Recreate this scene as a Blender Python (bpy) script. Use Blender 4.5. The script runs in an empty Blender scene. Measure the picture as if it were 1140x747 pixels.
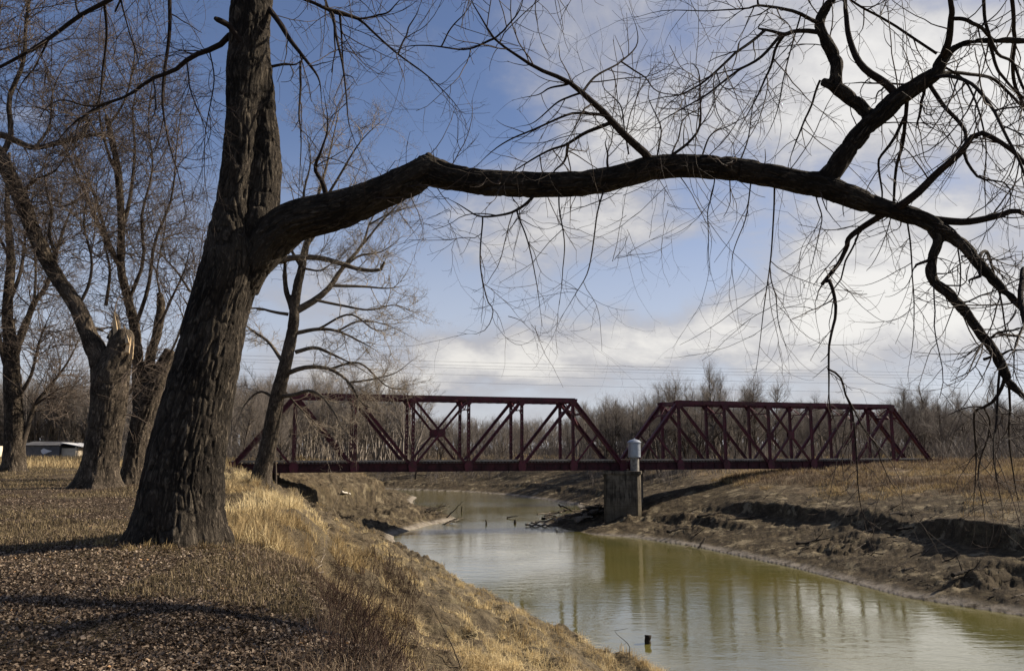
import bpy, math, random
import numpy as np
from mathutils import Vector

# ------------------------------------------------------------------ camera, world, sun, exposure
C = bpy.context.scene.collection
scene = bpy.context.scene
R = math.radians
F = 880.0                                   # focal length for a frame 1140 wide
TH = math.atan(126.5 / F)
EYE = 1.65
cam_d = bpy.data.cameras.new('camera'); cam = bpy.data.objects.new('camera', cam_d); C.objects.link(cam)
cam_d.sensor_width = 36.0; cam_d.lens = F / 1140 * 36; cam_d.clip_start = 0.05; cam_d.clip_end = 8000
cam.location = (0, 0, EYE); cam.rotation_euler = (math.pi / 2 + TH, 0, 0)
scene.camera = cam
scene.view_settings.view_transform = 'Standard'
scene.view_settings.look = 'None'
scene.view_settings.gamma = 1
scene.view_settings.use_curve_mapping = False
scene.view_settings.exposure = 0.97

SUN_AZ, SUN_EL = 71.0, 33.0                 # degrees to the right of the view, above the horizon
sun_d = bpy.data.lights.new('sun', 'SUN'); sun = bpy.data.objects.new('sun', sun_d); C.objects.link(sun)
sun_d.energy = 5.0; sun_d.angle = R(1.1); sun_d.color = (1.0, 0.87, 0.70)
sdir = Vector((math.sin(R(SUN_AZ)) * math.cos(R(SUN_EL)), math.cos(R(SUN_AZ)) * math.cos(R(SUN_EL)), math.sin(R(SUN_EL))))
sun.rotation_euler = (-sdir).to_track_quat('-Z', 'Y').to_euler(); sun.location = (40, 10, 60)


class NT:                                   # a little node-tree writer
    def __init__(self, tree):
        self.t = tree; tree.nodes.clear()
    def n(self, typ, _in=None, **kw):
        nd = self.t.nodes.new(typ)
        for k, v in kw.items():
            setattr(nd, k, v)
        if _in:
            for k, v in _in.items():
                s = nd.inputs[k]
                if isinstance(v, bpy.types.NodeSocket):
                    self.t.links.new(v, s)
                else:
                    s.default_value = v
        return nd
    def math(self, op, a, b=0.0, c=0.0, clamp=False):
        nd = self.n('ShaderNodeMath', {0: a, 1: b, 2: c}, operation=op); nd.use_clamp = clamp
        return nd.outputs[0]
    def ss(self, v, lo, hi, a=0.0, b=1.0):
        return self.n('ShaderNodeMapRange', {0: v, 1: lo, 2: hi, 3: a, 4: b}, interpolation_type='SMOOTHSTEP').outputs[0]
    def mix(self, f, a, b, blend='MIX'):
        nd = self.n('ShaderNodeMix', data_type='RGBA', blend_type=blend)
        for i, v in ((0, f), (6, a), (7, b)):
            s = nd.inputs[i]
            if isinstance(v, bpy.types.NodeSocket): self.t.links.new(v, s)
            else: s.default_value = (*v, 1) if i and len(v) == 3 else v
        return nd.outputs[2]
    def noise(self, vec, scale, detail=4, rough=0.5, dist=0.0):
        return self.n('ShaderNodeTexNoise', {'Vector': vec, 'Scale': scale, 'Detail': detail, 'Roughness': rough, 'Distortion': dist}).outputs[0]
    def link(self, a, b): self.t.links.new(a, b)


def cam_ray(px, py):
    a = (px - 570) / F; b = (373.5 - py) / F; c, s = math.cos(TH), math.sin(TH)
    return np.array((a, c - b * s, s + b * c))
def P(px, py, Y):                            # world point on a photograph ray at the distance Y
    d = cam_ray(px, py)
    return np.array((0, 0, EYE)) + d * (Y / d[1])
def Pz(px, py, z):
    d = cam_ray(px, py)
    return np.array((0, 0, EYE)) + d * ((z - EYE) / d[2])
def PX(Y): return Y / F                      # one photograph pixel at the distance Y

world = bpy.data.worlds.new('World'); scene.world = world; world.use_nodes = True
w = NT(world.node_tree)
sky = w.n('ShaderNodeTexSky', sky_type='NISHITA', sun_disc=False, sun_elevation=R(SUN_EL), sun_rotation=R(SUN_AZ),
          altitude=200, air_density=1.0, dust_density=0.6, ozone_density=3.0)
co = w.n('ShaderNodeTexCoord').outputs['Generated']
sep = w.n('ShaderNodeSeparateXYZ', {0: co}); dx, dy, dz = sep.outputs
ym = w.math('MAXIMUM', dy, 0.05)
az = w.math('DIVIDE', dx, ym); el = w.math('DIVIDE', dz, ym)
zz = w.math('ADD', w.math('MAXIMUM', dz, 0.0), 0.42)
plane = w.n('ShaderNodeCombineXYZ', {0: w.math('DIVIDE', dx, zz), 1: w.math('DIVIDE', dy, zz), 2: 0.0}).outputs[0]
big = w.noise(plane, 2.0, 9, 0.58, 0.35)
fine = w.noise(plane, 5.0, 8, 0.6, 0.3)
cover = w.math('ADD', w.math('MULTIPLY', big, 1.05), w.math('MULTIPLY', fine, 0.45)); cover = w.math('SUBTRACT', cover, 0.19)
# where the banks of cloud stand in the sky that day (bearing, height, spread, amount)
for (px, py, rx, ry, am) in [(1030, 70, 300, 190, .34), (660, 140, 120, 120, .17), (600, 250, 130, 45, .14), (490, 90, 110, 140, -.10),
                             (740, 290, 110, 50, -.16), (580, 335, 150, 35, -.12), (1020, 330, 260, 75, .27), (730, 380, 170, 40, .16), (590, 388, 150, 30, .17),
                             (470, 425, 230, 45, .13), (120, 130, 330, 260, -.22), (25, 130, 60, 25, .26), (1060, 200, 70, 40, -.20),
                             (950, 190, 60, 30, -.16), (340, 340, 60, 70, .13)]:
    d = cam_ray(px, py); a0, e0 = d[0] / d[1], d[2] / d[1]
    u = w.math('MULTIPLY', w.math('SUBTRACT', az, a0), F / rx); v = w.math('MULTIPLY', w.math('SUBTRACT', el, e0), F / ry)
    q = w.math('ADD', w.math('MULTIPLY', u, u), w.math('MULTIPLY', v, v))
    g = w.math('EXPONENT', w.math('MULTIPLY', q, -0.9))
    cover = w.math('MULTIPLY_ADD', g, am, cover)
mask = w.ss(cover, 0.48, 0.79)
body = w.ss(w.math('ADD', cover, w.math('MULTIPLY', w.math('SUBTRACT', fine, 0.5), 0.5)), 0.62, 1.02)
sunny = w.ss(w.n('ShaderNodeVectorMath', {0: co, 1: tuple(sdir)}, operation='DOT_PRODUCT').outputs['Value'], 0.15, 0.9)
cl = w.mix(body, (4.6, 4.55, 4.9), (8.7, 8.4, 7.9))
cl = w.mix(w.math('MULTIPLY', sunny, 1.0), cl, w.mix(body, (5.6, 5.55, 5.8), (9.6, 9.4, 9.0)))
tint = w.mix(1.0, sky.outputs[0], (1.20, 1.08, 1.14), 'MULTIPLY')
tint = w.mix(w.ss(el, 0.44, 0.04, 0.0, 0.72), tint, (6.2, 6.5, 7.3))
allc = w.mix(w.math('MULTIPLY', mask, 0.93), tint, cl)
bg = w.n('ShaderNodeBackground', {0: allc, 1: 0.050})
w.link(bg.outputs[0], w.n('ShaderNodeOutputWorld').inputs[0])

# ------------------------------------------------------------------ helpers
def vhash(ix, iy, iz, seed):
    h = (ix.astype(np.int64) * 374761393 + iy.astype(np.int64) * 668265263 + iz.astype(np.int64) * 2147483647 + seed * 974711) & 0xffffffff
    h = ((h ^ (h >> 13)) * 1274126177) & 0xffffffff
    h = ((h ^ (h >> 16)) * 2246822519) & 0xffffffff
    return ((h ^ (h >> 15)) & 0xffffff) / float(0xffffff)
def vnoise(x, y, z, seed=0):
    x, y, z = np.broadcast_arrays(np.asarray(x, float), np.asarray(y, float), np.asarray(z, float))
    fx, fy, fz = np.floor(x), np.floor(y), np.floor(z)
    tx, ty, tz = x - fx, y - fy, z - fz
    tx, ty, tz = (t * t * t * (t * (t * 6 - 15) + 10) for t in (tx, ty, tz))
    r = 0
    for i in (0, 1):
        for j in (0, 1):
            for k in (0, 1):
                r = r + vhash(fx + i, fy + j, fz + k, seed) * (tx if i else 1 - tx) * (ty if j else 1 - ty) * (tz if k else 1 - tz)
    return r
def vnoise2(x, y, seed=0):
    x, y = np.broadcast_arrays(np.asarray(x, float), np.asarray(y, float))
    fx, fy = np.floor(x), np.floor(y); tx, ty = x - fx, y - fy
    tx, ty = (t * t * t * (t * (t * 6 - 15) + 10) for t in (tx, ty))
    z = np.zeros_like(fx); r = 0
    for i in (0, 1):
        for j in (0, 1):
            r = r + vhash(fx + i, fy + j, z, seed) * (tx if i else 1 - tx) * (ty if j else 1 - ty)
    return r
def fbm2(x, y, oct=4, seed=0, gain=0.5):
    r = 0; a = 1.0; s = 0.0
    for o in range(oct):
        r = r + a * (vnoise2(x * 2 ** o + 17.3 * o, y * 2 ** o - 9.1 * o, seed + o) - 0.5); s += a; a *= gain
    return r / s * 2            # about -1..1
def sstep(v, a, b):
    t = np.clip((v - a) / (b - a), 0, 1); return t * t * (3 - 2 * t)

def mesh_np(name, V, faces_list, mat=None, parent=None, smooth=False, attrs=None):
    """faces_list: list of int arrays (n, k)."""
    me = bpy.data.meshes.new(name)
    V = np.asarray(V, np.float32)
    me.vertices.add(len(V)); me.vertices.foreach_set('co', V.ravel())
    loops = np.concatenate([f.ravel() for f in faces_list]).astype(np.int32)
    tot = np.concatenate([np.full(len(f), f.shape[1], np.int32) for f in faces_list])
    start = np.concatenate([[0], np.cumsum(tot)[:-1]]).astype(np.int32)
    me.loops.add(len(loops)); me.loops.foreach_set('vertex_index', loops)
    me.polygons.add(len(tot)); me.polygons.foreach_set('loop_start', start); me.polygons.foreach_set('loop_total', tot)
    if smooth: me.polygons.foreach_set('use_smooth', np.ones(len(tot), bool))
    me.update(calc_edges=True)
    for k, (typ, dom, arr) in (attrs or {}).items():
        at = me.attributes.new(k, typ, dom)
        at.data.foreach_set('vector' if typ == 'FLOAT_VECTOR' else 'value', np.asarray(arr, np.float32).ravel())
    if mat: me.materials.append(mat)
    o = bpy.data.objects.new(name, me); C.objects.link(o)
    if parent: o.parent = parent
    return o

def tag(o, label=None, cat=None, group=None, kind=None):
    if label: o['label'] = label
    if cat: o['category'] = cat
    if group: o['group'] = group
    if kind: o['kind'] = kind
    return o
def thing(name, label, cat, loc=(0, 0, 0), group=None):
    o = bpy.data.objects.new(name, None); C.objects.link(o); o.location = loc; o.empty_display_size = 0.3
    return tag(o, label, cat, group)
def keep_world(o, root):                     # child built in world coordinates, under a root that stands elsewhere
    o.parent = root; o.matrix_parent_inverse = root.matrix_world.inverted() if False else root.matrix_basis.inverted()
    return o

class MB:                                    # boxes and bars gathered into one mesh
    def __init__(self): self.v = []; self.f = []
    def hexa(self, pts):
        b = len(self.v); self.v += [tuple(p) for p in pts]
        for q in ((0, 3, 2, 1), (4, 5, 6, 7), (0, 1, 5, 4), (1, 2, 6, 5), (2, 3, 7, 6), (3, 0, 4, 7)):
            self.f.append(tuple(b + i for i in q))
    def bar(self, p, q, wd, ht, up=(0, 0, 1)):
        p, q, up = np.array(p, float), np.array(q, float), np.array(up, float)
        t = q - p; t = t / np.linalg.norm(t); s = np.cross(t, up); s = s / np.linalg.norm(s); u = np.cross(s, t)
        s = s * wd / 2; u = u * ht / 2
        self.hexa([p - s - u, p + s - u, p + s + u, p - s + u, q - s - u, q + s - u, q + s + u, q - s + u])
    def box(self, lo, hi):
        x0, y0, z0 = lo; x1, y1, z1 = hi
        self.hexa([(x0, y0, z0), (x1, y0, z0), (x1, y1, z0), (x0, y1, z0), (x0, y0, z1), (x1, y0, z1), (x1, y1, z1), (x0, y1, z1)])
    def prism(self, poly, off):              # planar polygon pushed along off
        b = len(self.v); n = len(poly); off = np.array(off, float)
        self.v += [tuple(np.array(p, float)) for p in poly] + [tuple(np.array(p, float) + off) for p in poly]
        self.f.append(tuple(b + i for i in range(n))[::-1]); self.f.append(tuple(b + n + i for i in range(n)))
        for i in range(n):
            j = (i + 1) % n; self.f.append((b + i, b + j, b + n + j, b + n + i))
    def lathe(self, prof, c, n=32):          # profile of (radius, z)
        b = len(self.v)
        for r, z in prof:
            for k in range(n):
                a = 2 * math.pi * k / n; self.v.append((c[0] + r * math.cos(a), c[1] + r * math.sin(a), c[2] + z))
        for i in range(len(prof) - 1):
            for k in range(n):
                k2 = (k + 1) % n; self.f.append((b + i * n + k, b + i * n + k2, b + (i + 1) * n + k2, b + (i + 1) * n + k))
    def build(self, name, mat, parent=None, smooth=False, bevel=0.0):
        me = bpy.data.meshes.new(name); me.from_pydata(self.v, [], self.f); me.materials.append(mat); me.update()
        if smooth: me.polygons.foreach_set('use_smooth', [True] * len(me.polygons))
        o = bpy.data.objects.new(name, me); C.objects.link(o)
        if bevel:
            m = o.modifiers.new('bevel', 'BEVEL'); m.width = bevel; m.segments = 2; m.limit_method = 'ANGLE'
        if parent: keep_world(o, parent)
        return o

def norm(a): return a / np.maximum(np.linalg.norm(a, axis=-1, keepdims=True), 1e-9)
class Tubes:                                 # swept branches gathered into one mesh
    def __init__(self): self.b = []
    def add(self, pts, rad, sides): self.b.append((np.asarray(pts, float), np.asarray(rad, float), sides))   # (B,P,3), (B,P)
    def arrays(self):
        Vs, Fs, Bc, base = [], [], [], 0
        for pts, rad, n in self.b:
            if not len(pts): continue
            if n >= 5:
                pts = np.concatenate([pts, pts[:, -1:] * 1.02 - pts[:, -2:-1] * .02], axis=1); rad = np.concatenate([rad, rad[:, -1:] * .05], axis=1)
            B, Pn, _ = pts.shape
            t = np.empty_like(pts); t[:, 1:-1] = pts[:, 2:] - pts[:, :-2]; t[:, 0] = pts[:, 1] - pts[:, 0]; t[:, -1] = pts[:, -1] - pts[:, -2]
            t = norm(t); mean = norm(pts[:, -1] - pts[:, 0]); ax = np.argmin(np.abs(mean), axis=1); ref = np.zeros((B, 1, 3)); ref[np.arange(B), 0, ax] = 1
            n1 = norm(np.cross(t, ref)); n2 = np.cross(t, n1)
            a = 2 * np.pi * np.arange(n) / n; ca, sa = np.cos(a), np.sin(a)
            ring = n1[:, :, None, :] * ca[None, None, :, None] + n2[:, :, None, :] * sa[None, None, :, None]
            V = pts[:, :, None, :] + ring * rad[:, :, None, None]
            seg = np.concatenate([np.zeros((B, 1)), np.cumsum(np.linalg.norm(np.diff(pts, axis=1), axis=2), axis=1)], axis=1)
            bc = np.empty(V.shape); bc[..., 0] = rad[:, :, None] * ca; bc[..., 1] = rad[:, :, None] * sa; bc[..., 2] = seg[:, :, None]
            bc += (np.arange(B) * 1.37 % 50)[:, None, None, None]
            idx = base + np.arange(B * Pn * n).reshape(B, Pn, n); nx = np.roll(idx, -1, axis=2)
            Fs.append(np.stack([idx[:, :-1], nx[:, :-1], nx[:, 1:], idx[:, 1:]], axis=-1).reshape(-1, 4))
            Vs.append(V.reshape(-1, 3)); Bc.append(bc.reshape(-1, 3)); base += B * Pn * n
        return np.concatenate(Vs), np.concatenate(Fs), np.concatenate(Bc)
    def build(self, name, mat, parent=None, smooth=True):
        V, Fc, Bc = self.arrays()
        o = mesh_np(name, V, [Fc], mat, None, smooth, {'bark': ('FLOAT_VECTOR', 'POINT', Bc)})
        if parent: keep_world(o, parent)
        return o

def spline(pts, n):                          # Catmull-Rom through pts (k,d), n samples even in length
    pts = np.asarray(pts, float)
    if len(pts) == 2: pts = np.array([pts[0], (pts[0] + pts[1]) / 2, pts[1]])
    p = np.vstack([2 * pts[0] - pts[1], pts, 2 * pts[-1] - pts[-2]]); out = []
    for i in range(1, len(p) - 2):
        t = np.linspace(0, 1, 12, endpoint=False)[:, None]
        out.append(0.5 * (2 * p[i] + (p[i + 1] - p[i - 1]) * t + (2 * p[i - 1] - 5 * p[i] + 4 * p[i + 1] - p[i + 2]) * t ** 2 + (-p[i - 1] + 3 * p[i] - 3 * p[i + 1] + p[i + 2]) * t ** 3))
    out = np.vstack(out + [pts[-1:]])
    d = np.concatenate([[0], np.cumsum(np.linalg.norm(np.diff(out[:, :3], axis=0), axis=1))])
    s = np.linspace(0, d[-1], n)
    return np.stack([np.interp(s, d, out[:, k]) for k in range(out.shape[1])], axis=1)

def sprout(rng, pos, dirn, length, r0, n, wig, curl, droop, tip=0.35):
    """Grow one twig per start point; droop: z-push at base and at tip."""
    N = len(pos); d = norm(dirn); step = (length / (n - 1))[:, None]; p = pos.copy(); pts = [p]
    cv = rng.normal(size=(N, 3)) * curl
    for i in range(1, n):
        f = i / (n - 1)
        g = droop[0] * (1 - f) + droop[1] * f
        d = norm(d + rng.normal(size=(N, 3)) * wig + cv + np.array((0, 0, g)))
        p = p + d * step; pts.append(p)
    return np.stack(pts, 1), r0[:, None] * np.linspace(1, tip, n)[None] 
def pick(rng, pts, rad, count, tmin=0.15, tmax=1.0):
    """count random places on the branches pts (B,P,3), by length; returns position, tangent, radius, share along."""
    B, Pn, _ = pts.shape
    L = np.linalg.norm(np.diff(pts, axis=1), axis=2).sum(1); b = rng.choice(B, count, p=L / L.sum())
    t = rng.uniform(tmin, tmax, count); x = t * (Pn - 1); i = np.minimum(x.astype(int), Pn - 2); f = (x - i)[:, None]
    a, c = pts[b, i], pts[b, i + 1]
    return a * (1 - f) + c * f, norm(c - a), rad[b, i] * (1 - f[:, 0]) + rad[b, i + 1] * f[:, 0], t
def off_dir(rng, tan, ang, bias=(0, 0, 0)):
    r = rng.normal(size=tan.shape) + np.array(bias); r = r - tan * (r * tan).sum(1, keepdims=True); r = norm(r)
    a = rng.uniform(ang[0], ang[1], len(tan))[:, None]
    return tan * np.cos(a) + r * np.sin(a)

# ------------------------------------------------------------------ materials
def principled(name, rough=0.85, spec=0.2):
    m = bpy.data.materials.new(name); m.use_nodes = True; n = NT(m.node_tree)
    b = n.n('ShaderNodeBsdfPrincipled', {'Roughness': rough, 'Specular IOR Level': spec})
    out = n.n('ShaderNodeOutputMaterial'); n.link(b.outputs[0], out.inputs[0])
    return m, n, b, out

def bark_mat(name, dark, light, k=1.0, bump=0.6, furrow=True):
    m, n, b, _ = principled(name, 0.92, 0.1)
    at = n.n('ShaderNodeAttribute', attribute_name='bark').outputs['Vector']
    st = n.n('ShaderNodeMapping', {'Vector': at, 'Scale': (k, k, k * 0.26)}).outputs[0]
    a = n.noise(st, 12, 5, 0.65, 0.9); c = n.noise(st, 32, 4, 0.7)
    rid = n.math('SUBTRACT', 1.0, n.math('ABSOLUTE', n.math('MULTIPLY_ADD', a, 5.0, -2.5)), clamp=True)
    h = n.math('SUBTRACT', n.math('MULTIPLY', c, 0.7), n.math('MULTIPLY', rid, 0.75))
    big = n.noise(n.n('ShaderNodeTexCoord').outputs['Object'], 1.3, 4, 0.65)
    f = n.math('ADD', n.math('MULTIPLY', n.ss(h, -0.35, 0.42), 0.72), n.math('MULTIPLY', n.ss(big, 0.35, 0.7), 0.28))
    if furrow:
        f = n.math('MULTIPLY', f, n.ss(n.n('ShaderNodeAttribute', attribute_name='ridge').outputs['Fac'], 0.0, 0.6, 0.25, 1.0))
    n.link(n.mix(f, dark, light), b.inputs['Base Color'])
    bp = n.n('ShaderNodeBump', {'Strength': bump, 'Distance': 0.05, 'Height': h}); n.link(bp.outputs[0], b.inputs['Normal'])
    return m
def twig_mat(name, c0, c1):
    m, n, b, _ = principled(name, 0.8, 0.25)
    at = n.n('ShaderNodeAttribute', attribute_name='bark').outputs['Vector']
    n.link(n.mix(n.ss(n.noise(at, 0.7, 2), 0.3, 0.7), c0, c1), b.inputs['Base Color'])
    return m
def tinted_mat(name, stops, translucent=0.0, rough=0.8):
    m, n, b, out = principled(name, rough, 0.15)
    at = n.n('ShaderNodeAttribute', attribute_name='tint').outputs['Fac']
    cr = n.n('ShaderNodeValToRGB', {0: at}); e = cr.color_ramp.elements
    for i, (p, c) in enumerate(stops):
        el_ = e[i] if i < 2 else e.new(p)
        el_.position = p; el_.color = (*c, 1)
    n.link(cr.outputs[0], b.inputs['Base Color'])
    if translucent:
        tr = n.n('ShaderNodeBsdfTranslucent', {0: cr.outputs[0]})
        mx = n.n('ShaderNodeMixShader', {0: translucent, 1: b.outputs[0], 2: tr.outputs[0]}); n.link(mx.outputs[0], out.inputs[0])
    return m

M_BARK = bark_mat('bark', (0.013, 0.011, 0.0095), (0.155, 0.130, 0.100), 1.0, 1.0)
M_LIMB = bark_mat('limb_bark', (0.016, 0.0135, 0.011), (0.118, 0.098, 0.074), 1.4, 0.9)
M_BRANCH = bark_mat('branch_bark', (0.018, 0.014, 0.012), (0.060, 0.047, 0.037), 1.6, 0.5, False)
M_BARK2 = bark_mat('grey_bark', (0.022, 0.018, 0.014), (0.235, 0.190, 0.142), 0.9, 0.9)
M_BOUGH2 = bark_mat('bough_bark', (0.030, 0.025, 0.020), (0.150, 0.120, 0.092), 1.2, 0.5, False)
M_BARK3 = bark_mat('pale_bark', (0.030, 0.025, 0.020), (0.210, 0.175, 0.135), 1.0, 0.8)
M_BOUGH3 = bark_mat('pale_bough_bark', (0.050, 0.042, 0.034), (0.250, 0.210, 0.160), 1.3, 0.5, False)
M_TWIG = twig_mat('twig', (0.022, 0.016, 0.014), (0.055, 0.040, 0.031))
M_TWIG2 = twig_mat('brown_twig', (0.050, 0.038, 0.031), (0.120, 0.092, 0.070))
M_TWIG3 = twig_mat('pale_twig', (0.13, 0.105, 0.08), (0.30, 0.255, 0.195))
M_WOODS = twig_mat('hazed_woods_twig', (0.100, 0.086, 0.075), (0.205, 0.178, 0.152))  # greyed and lightened: distance haze is put into the twig colour

# ------------------------------------------------------------------ terrain
WZ = -8.4
LEFT_W = np.array([(70, -150), (40, -60), (24, -12), (18, 4), (12, 20), (6.2, 36), (2.6, 46), (-1.2, 56), (-6, 69), (-12, 84), (-14, 96), (-11, 108), (-7.6, 117), (-11, 126),
                   (-17, 142), (-19.5, 158), (-20, 170), (-26, 178), (-45, 186), (-90, 192), (-220, 196)], float)
RIGHT_W = np.array([(125, -150), (80, -60), (55, -20), (43, 20), (31.7, 49), (26.9, 56), (24, 70), (18.8, 85), (13.9, 93), (9, 96), (5.5, 103), (3.6, 112), (7, 120),
                    (11.5, 132), (11.7, 147), (5, 165), (-2, 181), (-12, 193), (-30, 203), (-60, 209), (-220, 214)], float)
def seg_dist(x, y, poly):
    best = np.full(x.shape, 1e18)
    for (x0, y0), (x1, y1) in zip(poly[:-1], poly[1:]):
        ex, ey = x1 - x0, y1 - y0; t = np.clip(((x - x0) * ex + (y - y0) * ey) / (ex * ex + ey * ey), 0, 1)
        best = np.minimum(best, (x - x0 - t * ex) ** 2 + (y - y0 - t * ey) ** 2)
    return np.sqrt(best)
def in_poly(x, y, poly):
    r = np.zeros(x.shape, bool); n = len(poly)
    for i in range(n):
        x0, y0 = poly[i]; x1, y1 = poly[(i + 1) % n]
        if y0 == y1: continue
        c = ((y0 > y) != (y1 > y)) & (x < (x1 - x0) * (y - y0) / (y1 - y0) + x0); r ^= c
    return r
WATER_POLY = np.vstack([LEFT_W, RIGHT_W[::-1]])
LP = np.array([(0, 0), (1.5, .6), (5, 2.2), (10, 4.45), (15, 6.7), (15.7, 7.55), (16.5, 8.2), (18, 8.38), (20, 8.4), (400, 8.4)])
LF = np.array([(0, 0), (1.2, .5), (3, 1.2), (6, 1.8), (10, 2.6), (10.6, 5.4), (14, 6.6), (18, 8.1), (24, 8.4), (400, 8.4)])
RP = np.array([(0, 0), (.8, .26), (3, .95), (6, 1.7), (10.4, 2.75), (11.2, 3.1), (20, 5.0), (28, 6.3), (40, 7.3), (55, 7.9), (75, 8.3), (400, 8.5)])
def terrain(x, y):
    """Height and cover (0 leaf litter, mud, grass, red weeds) at world x, y."""
    x = np.asarray(x, float); y = np.asarray(y, float)
    sl, sr = seg_dist(x, y, LEFT_W), seg_dist(x, y, RIGHT_W)
    wat = in_poly(x, y, WATER_POLY); left = sl < sr
    wob = fbm2(x / 9, y / 9, 3, 11) * 1.5 + fbm2(x / 2.3, y / 2.3, 3, 12) * 0.45
    s = np.minimum(sl, sr)
    se = np.maximum(s + wob * sstep(s, 0.4, 6), 0.0)
    clod = fbm2(x / 1.1, y / 1.1, 4, 21, 0.6); rough = np.abs(fbm2(x / 3.0, y / 3.0, 4, 31, 0.6))
    # left bank
    ff = sstep(y, 76, 100); hl = np.interp(se, LP[:, 0], LP[:, 1]) * (1 - ff) + np.interp(se, LF[:, 0], LF[:, 1]) * ff
    far = sstep(y, 42, 60)
    stepl = far * (1 - ff) * sstep(fbm2(x / 14, y / 14, 2, 41), -0.35, 0.25)
    hl = hl + stepl * (1.25 * sstep(se, 8.9, 9.5) * (1 - sstep(se, 9.6, 14)) - 0.6 * sstep(se, 5, 8) * (1 - sstep(se, 8, 9.2)))
    hl = hl + far * 0.7 * (sstep(se, 3.9, 4.3) * (1 - sstep(se, 4.4, 7))) * sstep(fbm2(x / 10, y / 10, 2, 43), -0.2, 0.3)
    slope_l = sstep(se, 0.3, 2.5) * (1 - sstep(se, 15.2, 17.2))
    hl = hl + slope_l * ((1 - far) * (fbm2(x / 2.2, y / 2.2, 4, 27, .6) * .62 - np.abs(fbm2(x / 2.6, y / 2.6, 3, 28)) * .5 + .1) + clod * (0.12 + .22 * far) - rough * 0.5 * far + fbm2(x / .5, y / .5, 3, 23, .65) * (.10 + .22 * far))
    hl = hl + .75 * np.exp(-((x - 5.4) ** 2 + (y - 30) ** 2) / 1.5 ** 2) + .5 * np.exp(-((x - 2.9) ** 2 + (y - 30) ** 2) / 1.6 ** 2) + .4 * np.exp(-((x - 2.2) ** 2 + (y - 22) ** 2) / 1.2 ** 2)
    hl = hl + .16 * np.exp(-((x + 5.78) ** 2 + (y - 13.8) ** 2) / 1.15 ** 2)
    near_t = sstep(se, 16.5, 20)
    hl = hl + near_t * (fbm2(x / 7, y / 7, 3, 51) * 0.12 + fbm2(x / 1.6, y / 1.6, 3, 52) * 0.035)
    # right bank
    hr = np.interp(se * (1 - .45 * sstep(y, 150, 185) * sstep(4 - x, 0, 10)), RP[:, 0], RP[:, 1])
    led = sstep(x + 0.25 * (95 - y), 22, 31) * (0.65 + 0.5 * fbm2(x / 12, y / 12, 2, 61)) * (1 - sstep(y, 118, 130))
    hr = hr + led * 2.0 * np.clip((se - 10.5) / (.5 + 2.6 * sstep(fbm2(x / 6, y / 6, 3, 68), -.25, .45)), 0, 1) * (1 - 0.75 * sstep(se, 12, 24))
    led2 = sstep(fbm2(x / 16, y / 16, 2, 62), -0.1, 0.4)
    hr = hr + led2 * 0.35 * sstep(se, 6.2, 6.6) * (1 - sstep(se, 6.8, 10))
    rg = .40 + 1.0 * sstep(fbm2(x / 5.5, y / 5.5, 3, 66), -.15, .4) * sstep(se, 1.5, 5)
    slope_r = sstep(se, 0.2, 1.5) * (1 - sstep(se, 14, 45))
    hr = hr + slope_r * rg * (1 - .55 * sstep(se, 7.5, 10.5)) * (clod * 0.26 + (0.25 - rough) * 0.75 + fbm2(x / .38, y / .38, 3, 24, .65) * .20 * sstep(se, .8, 3))
    hr = hr + sstep(se, 14, 30) * fbm2(x / 8, y / 8, 3, 63) * 0.25
    # pier stands on the low spit
    dp = np.hypot(x - 12.5, y - 104); hr = hr - 0.8 * np.exp(-(dp / 7) ** 2)
    h = WZ + np.where(left, hl, hr)
    h = np.where(wat, WZ - 0.15 - np.minimum(s * 0.25, 1.6), h)
    gl = sstep(hl + clod * 0.8 + wob * 0.2, 4.0, 6.4); gr = sstep(hr + clod * 0.6 + wob * 0.4, 4.8, 6.2)
    litter = np.where(left, sstep(se + wob * .3 - .8 * sstep(y, 13, 20), 15.9, 16.7), 0.0)
    grass = np.where(left, gl * (1 - litter) * (.25 + .5 * sstep(fbm2(x / 2, y / 2, 3, 67), -.1, .3)), gr) ; red = np.where(left, 0.0, gr * (1 - sstep(se, 45, 75)))
    wet = (1 - sstep(se, 0.5, 1.3)) * ~wat  # band along the waterline that takes the pale sunlit dried-mud colour
    return h, dict(se=se, left=left, wat=wat, litter=litter, grass=grass, red=red, wet=wet, shore=np.where(left, .85 * sstep(y, 42, 66), 1.0))
def H(x, y): return terrain(np.atleast_1d(x), np.atleast_1d(y))[0]

ang = np.concatenate([np.linspace(-180, -60, 30), np.linspace(-58, -36, 24), np.linspace(-35, 35, 940), np.linspace(36, 58, 24), np.linspace(60, 180, 30)[:-1]])
rad = np.concatenate([[0.3, 1.0, 1.8], np.geomspace(2.5, 330, 760), np.geomspace(345, 3500, 26)])
A, Rr = np.meshgrid(np.radians(ang), rad); X, Y = Rr * np.sin(A), Rr * np.cos(A)
hz, tm = terrain(X.ravel(), Y.ravel())
nr, na = X.shape; idx = np.arange(nr * na).reshape(nr, na); nx = np.roll(idx, -1, axis=1)
quads = np.stack([idx[:-1], idx[1:], nx[1:], nx[:-1]], -1).reshape(-1, 4)
Vt = np.stack([X.ravel(), Y.ravel(), hz], 1); Vt = np.vstack([Vt, [[0, 0, hz[0]]]])
def ext(a): return np.append(a, a[0]).astype(np.float32)
cap = np.stack([np.full(na, nr * na), idx[0], np.roll(idx[0], -1)], 1)

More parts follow.
